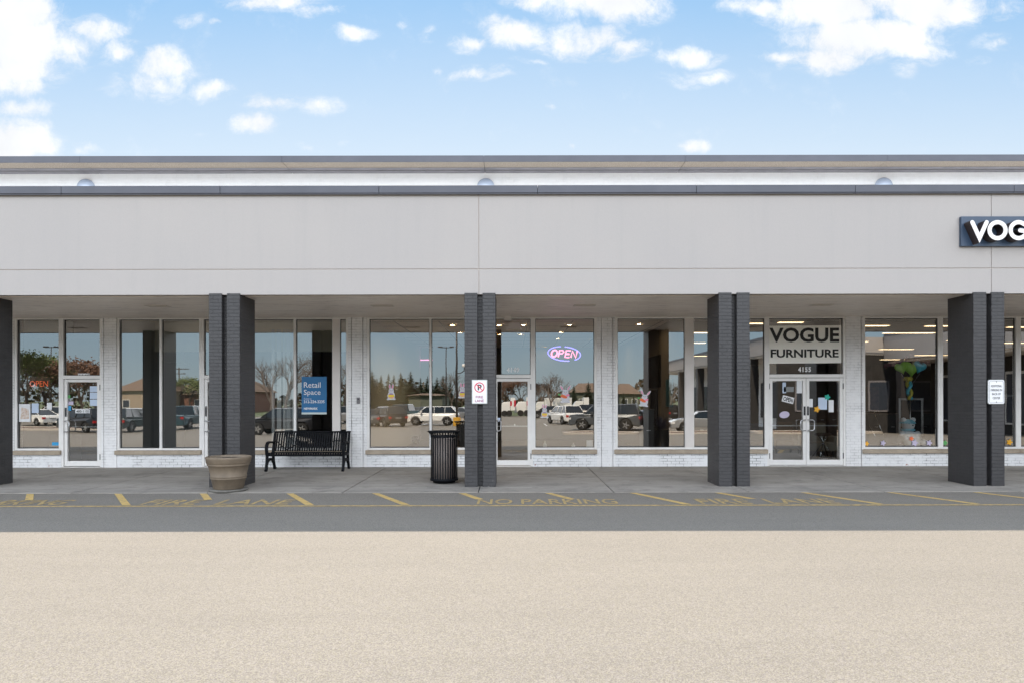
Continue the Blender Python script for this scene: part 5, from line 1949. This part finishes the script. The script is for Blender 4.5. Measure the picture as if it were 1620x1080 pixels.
# trees ------------------------------------------------------------
mat('needle', (.035, .055, .028), .9, var=.5, vscale=2)
mat('bark', (.09, .07, .055), .95, var=.3)
mat('bark_pale', (.17, .14, .12), .95)
mat('leaf_spring', (.14, .17, .06), .8, var=.4, vscale=1)
mat('leaf_rust', (.16, .09, .06), .9, var=.4, vscale=1)


def conifer_mesh(seed):
    random.seed(seed)
    tr = MB().tube([(0, 0, 0), (0, 0, .95)], [.02, .004], 6)
    mb = MB()
    n = 34
    for i in range(n):
        f = i / (n - 1)
        z = .08 + .9 * f
        R0 = .19 * (1 - f) ** .75 + .008
        m = int(30 * (1 - f) + 8)
        for k in range(m):
            a = random.uniform(0, 6.283)
            L = R0 * random.uniform(.65, 1.12)
            dx, dy = math.cos(a), math.sin(a)
            zz = z + random.uniform(-.012, .012)
            dr = L * random.uniform(.12, .4)
            w = L * random.uniform(.22, .36)
            tip = (dx * L, dy * L, zz - dr)
            mid = (dx * L * .55, dy * L * .55, zz - dr * .35)
            mb.add([(0, 0, zz), (mid[0] - dy * w, mid[1] + dx * w, mid[2] - w * .5), tip, (mid[0] + dy * w, mid[1] - dx * w, mid[2] - w * .5)], [(0, 1, 2), (0, 2, 3)])
    return tr, mb


CON = []
for s in (1, 2, 3):
    tr, mb = conifer_mesh(s)
    CON.append((tr, mb))


def raw_mesh(mb, name, m):
    me = bpy.data.meshes.new(name)
    me.from_pydata(mb.v, [], mb.f)
    me.materials.append(M[m])
    return me


CONM = [(raw_mesh(a, 'trunk', 'bark'), raw_mesh(b, 'crown', 'needle')) for a, b in CON]


def place_tree(name, meshes, px, d, h, rz, label, cat, group, sxy=1.0):
    x, y = rp(px, d)
    t = thing(name, (x, y, -.6), label, cat, group)
    t.scale = (h * sxy, h * sxy, h)
    t.rotation_euler = (0, 0, rz)
    for nm, me in zip(('trunk', 'crown'), meshes):
        o = bpy.data.objects.new(nm, me)
        COL.objects.link(o)
        o.parent = t
    return t


cons = [(588, 583, 1.3), (603, 590, 1), (615, 588, .8), (623, 590, .8), (634, 586, .9), (650, 584, 1.1), (665, 594, .9), (676, 592, 1), (691, 594, 1), (701, 591, 1.1), (596, 596, 1.2), (642, 598, 1), (908, 606, .8), (931, 602, 1.1), (986, 618, .7), (1003, 620, .6), (570, 592, 1.2), (712, 600, 1), (553, 600, 1.1), (684, 602, 1.1), (658, 603, 1.2)]
ORD = 'first second third fourth fifth sixth seventh eighth ninth tenth eleventh twelfth thirteenth fourteenth fifteenth sixteenth seventeenth eighteenth nineteenth twentieth twenty-first'.split()
random.seed(11)
for i, (px, top, wd) in enumerate(cons):
    d = 118 + (i * 37 % 5) * 3
    h = (HY - top) * d / F + 2.3
    place_tree('fir_tree', CONM[i % 3], px, d, h, random.uniform(0, 6), '%s fir tree from the left in the mirrored row' % ORD[sorted(c[0] for c in cons).index(px)], 'tree', 'fir trees across the car park', wd * 1.5)


def bare_tree_mesh(seed, leaves=None, depth=6, spread=.55):
    random.seed(seed)
    mb = MB(); lf = MB()
    def br(p, dv, L, r, k):
        q = p + dv * L
        mid = p + dv * L * .5 + Vector((random.uniform(-1, 1), random.uniform(-1, 1), random.uniform(-.3, .6))) * L * .06
        mb.tube([p, mid, q], [r, r * .85, r * .68], 5 if k < 3 else 3, cap=False)
        if k >= depth:
            if leaves:
                for _ in range(leaves):
                    c = q + Vector((random.gauss(0, 1), random.gauss(0, 1), random.gauss(0, 1))) * .035
                    a = Vector((random.gauss(0, 1), random.gauss(0, 1), random.gauss(0, 1))).normalized() * .013
                    b = a.orthogonal().normalized() * .011
                    lf.add([c - a, c + b, c + a, c - b], [(0, 1, 2, 3)])
            return
        for i in range(3 if k < 4 else 2):
            nd = (dv + Vector((random.gauss(0, 1), random.gauss(0, 1), random.gauss(.15, .6))).normalized() * random.uniform(spread * .7, spread * 1.5)).normalized()
            br(q, nd, L * random.uniform(.62, .82), r * .62, k + 1)
    br(Vector((0, 0, 0)), Vector((0, 0, 1)), .24, .022, 0)
    h = max(v_[2] for v_ in mb.v)
    mb.v = [(a / h, b / h, c / h) for a, b, c in mb.v]
    lf.v = [(a / h, b / h, c / h) for a, b, c in lf.v]
    return mb, lf


BT = []
for s in (21, 22):
    a, _ = bare_tree_mesh(s, depth=7)
    BT.append((raw_mesh(a, 'trunk', 'bark_pale'),))
for px, top, d in [(872, 586, 96), (854, 606, 100), (430, 562, 68), (452, 553, 64), (486, 553, 66), (545, 570, 74), (1060, 600, 110), (714, 585, 100)]:
    h = (HY - top) * d / F + 2.3
    place_tree('bare_tree', BT[px % 2], px, d, h, px * .7, {872: 'leafless tree mirrored under the neon sign', 854: 'smaller leafless tree just left of the one under the neon sign', 430: 'leafless tree nearest the second column, mirrored above the bench', 452: 'tallest leafless tree mirrored above the bench', 486: 'leafless tree mirrored behind the letting board', 545: 'leafless tree mirrored in the narrow pane slit', 1060: 'leafless tree mirrored beside the wide white post', 714: 'leafless tree between the two lamp posts'}[px], 'tree', 'bare trees across the car park', 1.0)
a, b = bare_tree_mesh(31, leaves=7)
LT = (raw_mesh(a, 'trunk', 'bark'), raw_mesh(b, 'crown', 'leaf_spring'))
LR = (LT[0], raw_mesh(b, 'crown', 'leaf_rust'))
for px, top, d in [(42, 560, 76), (72, 566, 80), (95, 584, 84), (5, 570, 82)]:
    h = (HY - top) * d / F + 2.3
    place_tree('leafy_tree', LT, px, d, h, px * .9, {42: 'green leafy tree mirrored behind the orange open sign', 72: 'green leafy tree under the leaning lamp post at the left', 95: 'lowest green leafy tree beside the left shop door', 5: 'green leafy tree hidden behind the leftmost column'}[px], 'tree', 'leafy trees at the left', .95)
for px, top, d in [(128, 572, 78), (150, 580, 82), (800, 604, 118), (822, 602, 118), (860, 608, 118), (745, 606, 112), (765, 600, 112)]:
    h = (HY - top) * d / F + 2.3
    place_tree('budding_tree', LR, px, d, h, px * .9, {128: 'rust brown tree mirrored above the left shop door', 150: 'second rust brown tree above the left shop door, nearer the pier', 800: 'rust brown tree left in the glass of the middle door', 822: 'rust brown tree right in the glass of the middle door', 860: 'low rust brown tree under the neon sign', 745: 'rust brown tree behind the middle column', 765: 'rust brown tree nearest the middle door'}[px], 'tree', 'budding trees beyond the cars', 1.0)
x, y = rp(1195, 62)
place_tree('leafy_tree', LT, 1195, 60, 4.2, 1.3, 'small green tree in front of the side wing', 'tree', None, .9)
place_tree('leafy_tree', LT, 300, 128, 6.2, 2.3, 'green tree behind the brown roofed building', 'tree', None, 1.1)

# utility pole
x, y = rp(283, 140)
t = thing('utility_pole', (x, y, -.6), 'wooden utility pole with two crossarms behind the brown roof', 'utility pole')
MB().tube([(x, y, -.6), (x, y, 8.4)], [.16, .11], 8).build('pole', 'bark', t)
for zz, w in ((8.1, 1.9), (7.2, 1.3)):
    MB().box(x - w, x + w, y - .06, y + .06, zz - .07, zz + .07).build('crossarm', 'bark', t)

# houses
mat('roof_brown', (.19, .13, .09), .9, var=.2, vscale=2)
mat('wall_tan', (.42, .33, .25), .9, var=.1)
mat('wall_brickred', (.22, .11, .08), .9, var=.1)
mat('far_window', (.05, .06, .08), .2)


mat('wall_olive', (.14, .15, .12), .9)


def house(px0, px1, ridge, eave, d, m, label, depth=12, win=True):
    x0, y = rp(px0, d); x1, _ = rp(px1, d)
    zr, ze = Z(ridge, d), Z(eave, d)
    t = thing('house', ((x0 + x1) / 2, y, -.6), label, 'building')
    yb = y - depth
    MB().box(x0, x1, yb, y, -.6, ze).build('wall', m, t)
    o = .5
    mb = MB()
    ym = (y + yb) / 2
    i = min(4, (x1 - x0) * .25)
    mb.add([(x0 - o, y + o, ze - .05), (x1 + o, y + o, ze - .05), (x1 + o, yb - o, ze - .05), (x0 - o, yb - o, ze - .05), (x0 + i, ym, zr), (x1 - i, ym, zr)],
           [(0, 1, 5, 4), (1, 2, 5), (2, 3, 4, 5), (3, 0, 4), (3, 2, 1, 0)])
    mb.build('roof', 'roof_brown', t)
    n = max(2, int((x1 - x0) / 3))
    for k in range(n if win else 0):
        a = x0 + (k + .5) * (x1 - x0) / n
        w = MB().box(a - .6, a + .6, y + .002, y + .05, .4, min(1.9, ze - .4)).build('window', 'int_white', t)
        MB().box(a - .5, a + .5, y + .051, y + .06, .5, min(1.8, ze - .5)).build('pane', 'far_window', w)


house(180, 258, 594, 616, 122, 'wall_tan', 'tan building with a brown hipped roof behind the green grey estate')
house(262, 330, 604, 622, 128, 'wall_brickred', 'brick building with a wide brown roof below the utility pole')
house(908, 958, 605, 619, 135, 'wall_olive', 'house with a brown roof between two fir trees')
house(980, 1012, 606, 622, 135, 'wall_olive', 'house with a brown roof above the black sedan')
house(646, 700, 621, 624, 112, 'wall_olive', 'long low building in front of the fir trees', win=False)
house(345, 400, 600, 618, 132, 'wall_brickred', 'brick house hidden behind the planter column')


def truck(px0, px1, top, d, label, mark=True):
    x0, y = rp(px0, d); x1, _ = rp(px1, d)
    zt = Z(top, d)
    t = thing('box_truck', ((x0 + x1) / 2, y, gz(y)), label, 'truck', 'white trucks parked far across the lot')
    zb = gz(y)
    MB().box(x0 + .9, x1, y - 2.2, y, zb + .8, zt).build('cargo_box', 'paint_white', t, bevel=.04)
    MB().prism([(x0 - .7, zb + .5), (x0 - .65, zb + 1.3), (x0 - .2, zb + 2.0), (x0 + .85, zb + 2.05), (x0 + .85, zb + .5)], 'y', y - 2.1, y - .1).build('cab', 'paint_white', t, bevel=.06)
    for wx in (x0 + .1, x1 - .8):
        MB().tube([(wx, y - .3, zb + .42), (wx, y - .01, zb + .42)], .42, 16).build('wheel', 'tyre', t)
    if mark:
        c = (x0 + .9 + x1) / 2
        MB().box(c - .35, c - .15, y + .002, y + .01, zb + 1.5, zb + 2.1).build('stripe', 'sign_red', t)
        MB().box(c + .15, c + .4, y + .002, y + .01, zb + 1.4, zb + 2.2).build('stripe', 'sign_red', t)


truck(797, 815, 629, 92, 'white truck with two red stripes mirrored in the middle door')
truck(822, 842, 627, 94, 'white truck with red end stripes right of the other one')
truck(852, 905, 628, 98, 'long white truck behind the bare tree, mirrored under the neon sign', False)
truck(914, 932, 628, 98, 'short white truck behind the large grey car', False)

# far hedgerow: one uncountable mass
mb = MB(); random.seed(9)
for i in range(9000):
    px = random.uniform(-700, 1900)
    d = random.uniform(150, 175)
    top = 4.3 + 1.6 * math.sin(px * .013) + 1.0 * math.sin(px * .051) + .6 * math.sin(px * .2)
    z = random.random() ** .8 * top - .6
    x, y = rp(px, d)
    a = Vector((random.gauss(0, 1), random.gauss(0, .5), random.gauss(0, 1))).normalized() * .55
    b = a.orthogonal().normalized() * .45
    c = Vector((x, y, z))
    mb.add([c - a, c + b, c + a, c - b], [(0, 1, 2, 3)])
mat('brush', (.105, .08, .055), .95, var=.4, vscale=.15)
o = tag(mb.build('hedgerow', 'brush'), kind='stuff', label='far brown line of brush along the edge of the lot', cat='brush')

# side wing of the plaza on the right, seen mirrored
Wg = thing('plaza_wing', (17.5, -25, -.55), 'white fascia side wing of the plaza mirrored in the right hand windows', 'building')
WX = 17.2
MB().box(WX, WX + .3, -46, -11, 4.75, 5.75).build('fascia', 'stucco', Wg)
MB().box(WX - .04, WX + .4, -46.1, -10.9, 5.751, 5.92).build('coping', 'coping_metal', Wg)
MB().box(WX + .3, WX + 22, -46, -11, 4.6, 4.74).build('canopy', 'soffit', Wg)
MB().box(WX + 3.2, WX + 3.5, -46, -11, -.55, 4.59).build('wall', 'white_brick_high', Wg)
MB().box(WX + 3.5, WX + 22, -46, -45.8, -.55, 4.59).build('wall', 'white_brick_high', Wg)
for i in range(5):
    y = -44 + i * 7
    c = MB().box(WX + .02, WX + .6, y, y + .6, -.55, 4.59).build('column', 'charcoal_brick', Wg)
for i in range(6):
    y = -44.5 + i * 5.6
    w = MB().box(WX + 3.15, WX + 3.199, y, y + 4.6, .1, 3.2).build('window', 'white_alu', Wg)
    MB().box(WX + 3.13, WX + 3.149, y + .15, y + 4.45, .25, 3.05).build('pane', 'far_window', w)
MB().box(WX + .3, 42, -11.35, -11.05, -.55, 4.59).build('end_wall', 'int_dark', Wg)
MB().box(WX - .02, 42, -11.04, -10.9, 4.75, 5.75).build('fascia', 'stucco', Wg)
for i, (a, b) in enumerate([(18.6, 20.4), (21.0, 22.6), (23.4, 24.8), (25.6, 27.6)]):
    w = MB().box(a, b, -11.04, -11.0, .9, 2.9).build('window', 'cornice_grey', Wg)
    MB().box(a + .12, b - .12, -10.995, -10.98, 1.02, 2.78).build('pane', 'far_window', w)
W2 = thing('plaza_corner', (24.3, 0, -.5), 'recessed corner of the plaza with a round dome on its white wall', 'building')
MB().box(24.35, 24.65, -10.8, 13.1, 4.2, 5.75).build('fascia', 'stucco', W2)
MB().box(24.30, 24.7, -10.8, 13.1, 5.751, 5.95).build('coping', 'coping_metal', W2)
MB().box(24.65, 34, -10.8, 13.1, 4.05, 4.19).build('canopy', 'soffit', W2)
MB().box(27.4, 27.7, -10.8, 13.1, -.5, 4.04).build('wall', 'int_dark', W2)
for i in range(4):
    y = -9.5 + i * 6.2
    MB().box(24.4, 25.0, y, y + .6, -.5, 4.04).build('column', 'charcoal_brick', W2)
for i in range(4):
    y = -9.6 + i * 5.6
    w = MB().box(27.33, 27.399, y, y + 4.6, .3, 3.2).build('window', 'white_alu', W2)
    MB().box(27.31, 27.329, y + .15, y + 4.45, .4, 3.05).build('pane', 'far_window', w)
mb = MB()
r = .3
for i in range(8):
    a = R(90 * i / 7)
    for k in range(24):
        b = 2 * math.pi * k / 24
        mb.v.append((24.345 - r * .6 * math.sin(a), 4.6 + r * math.cos(a) * math.cos(b), 5.1 + r * math.cos(a) * math.sin(b)))
for i in range(7):
    for k in range(24):
        mb.face((i * 24 + k, i * 24 + (k + 1) % 24, (i + 1) * 24 + (k + 1) % 24, (i + 1) * 24 + k), 0, True)
mb.build('wall_dome', 'dome', W2)
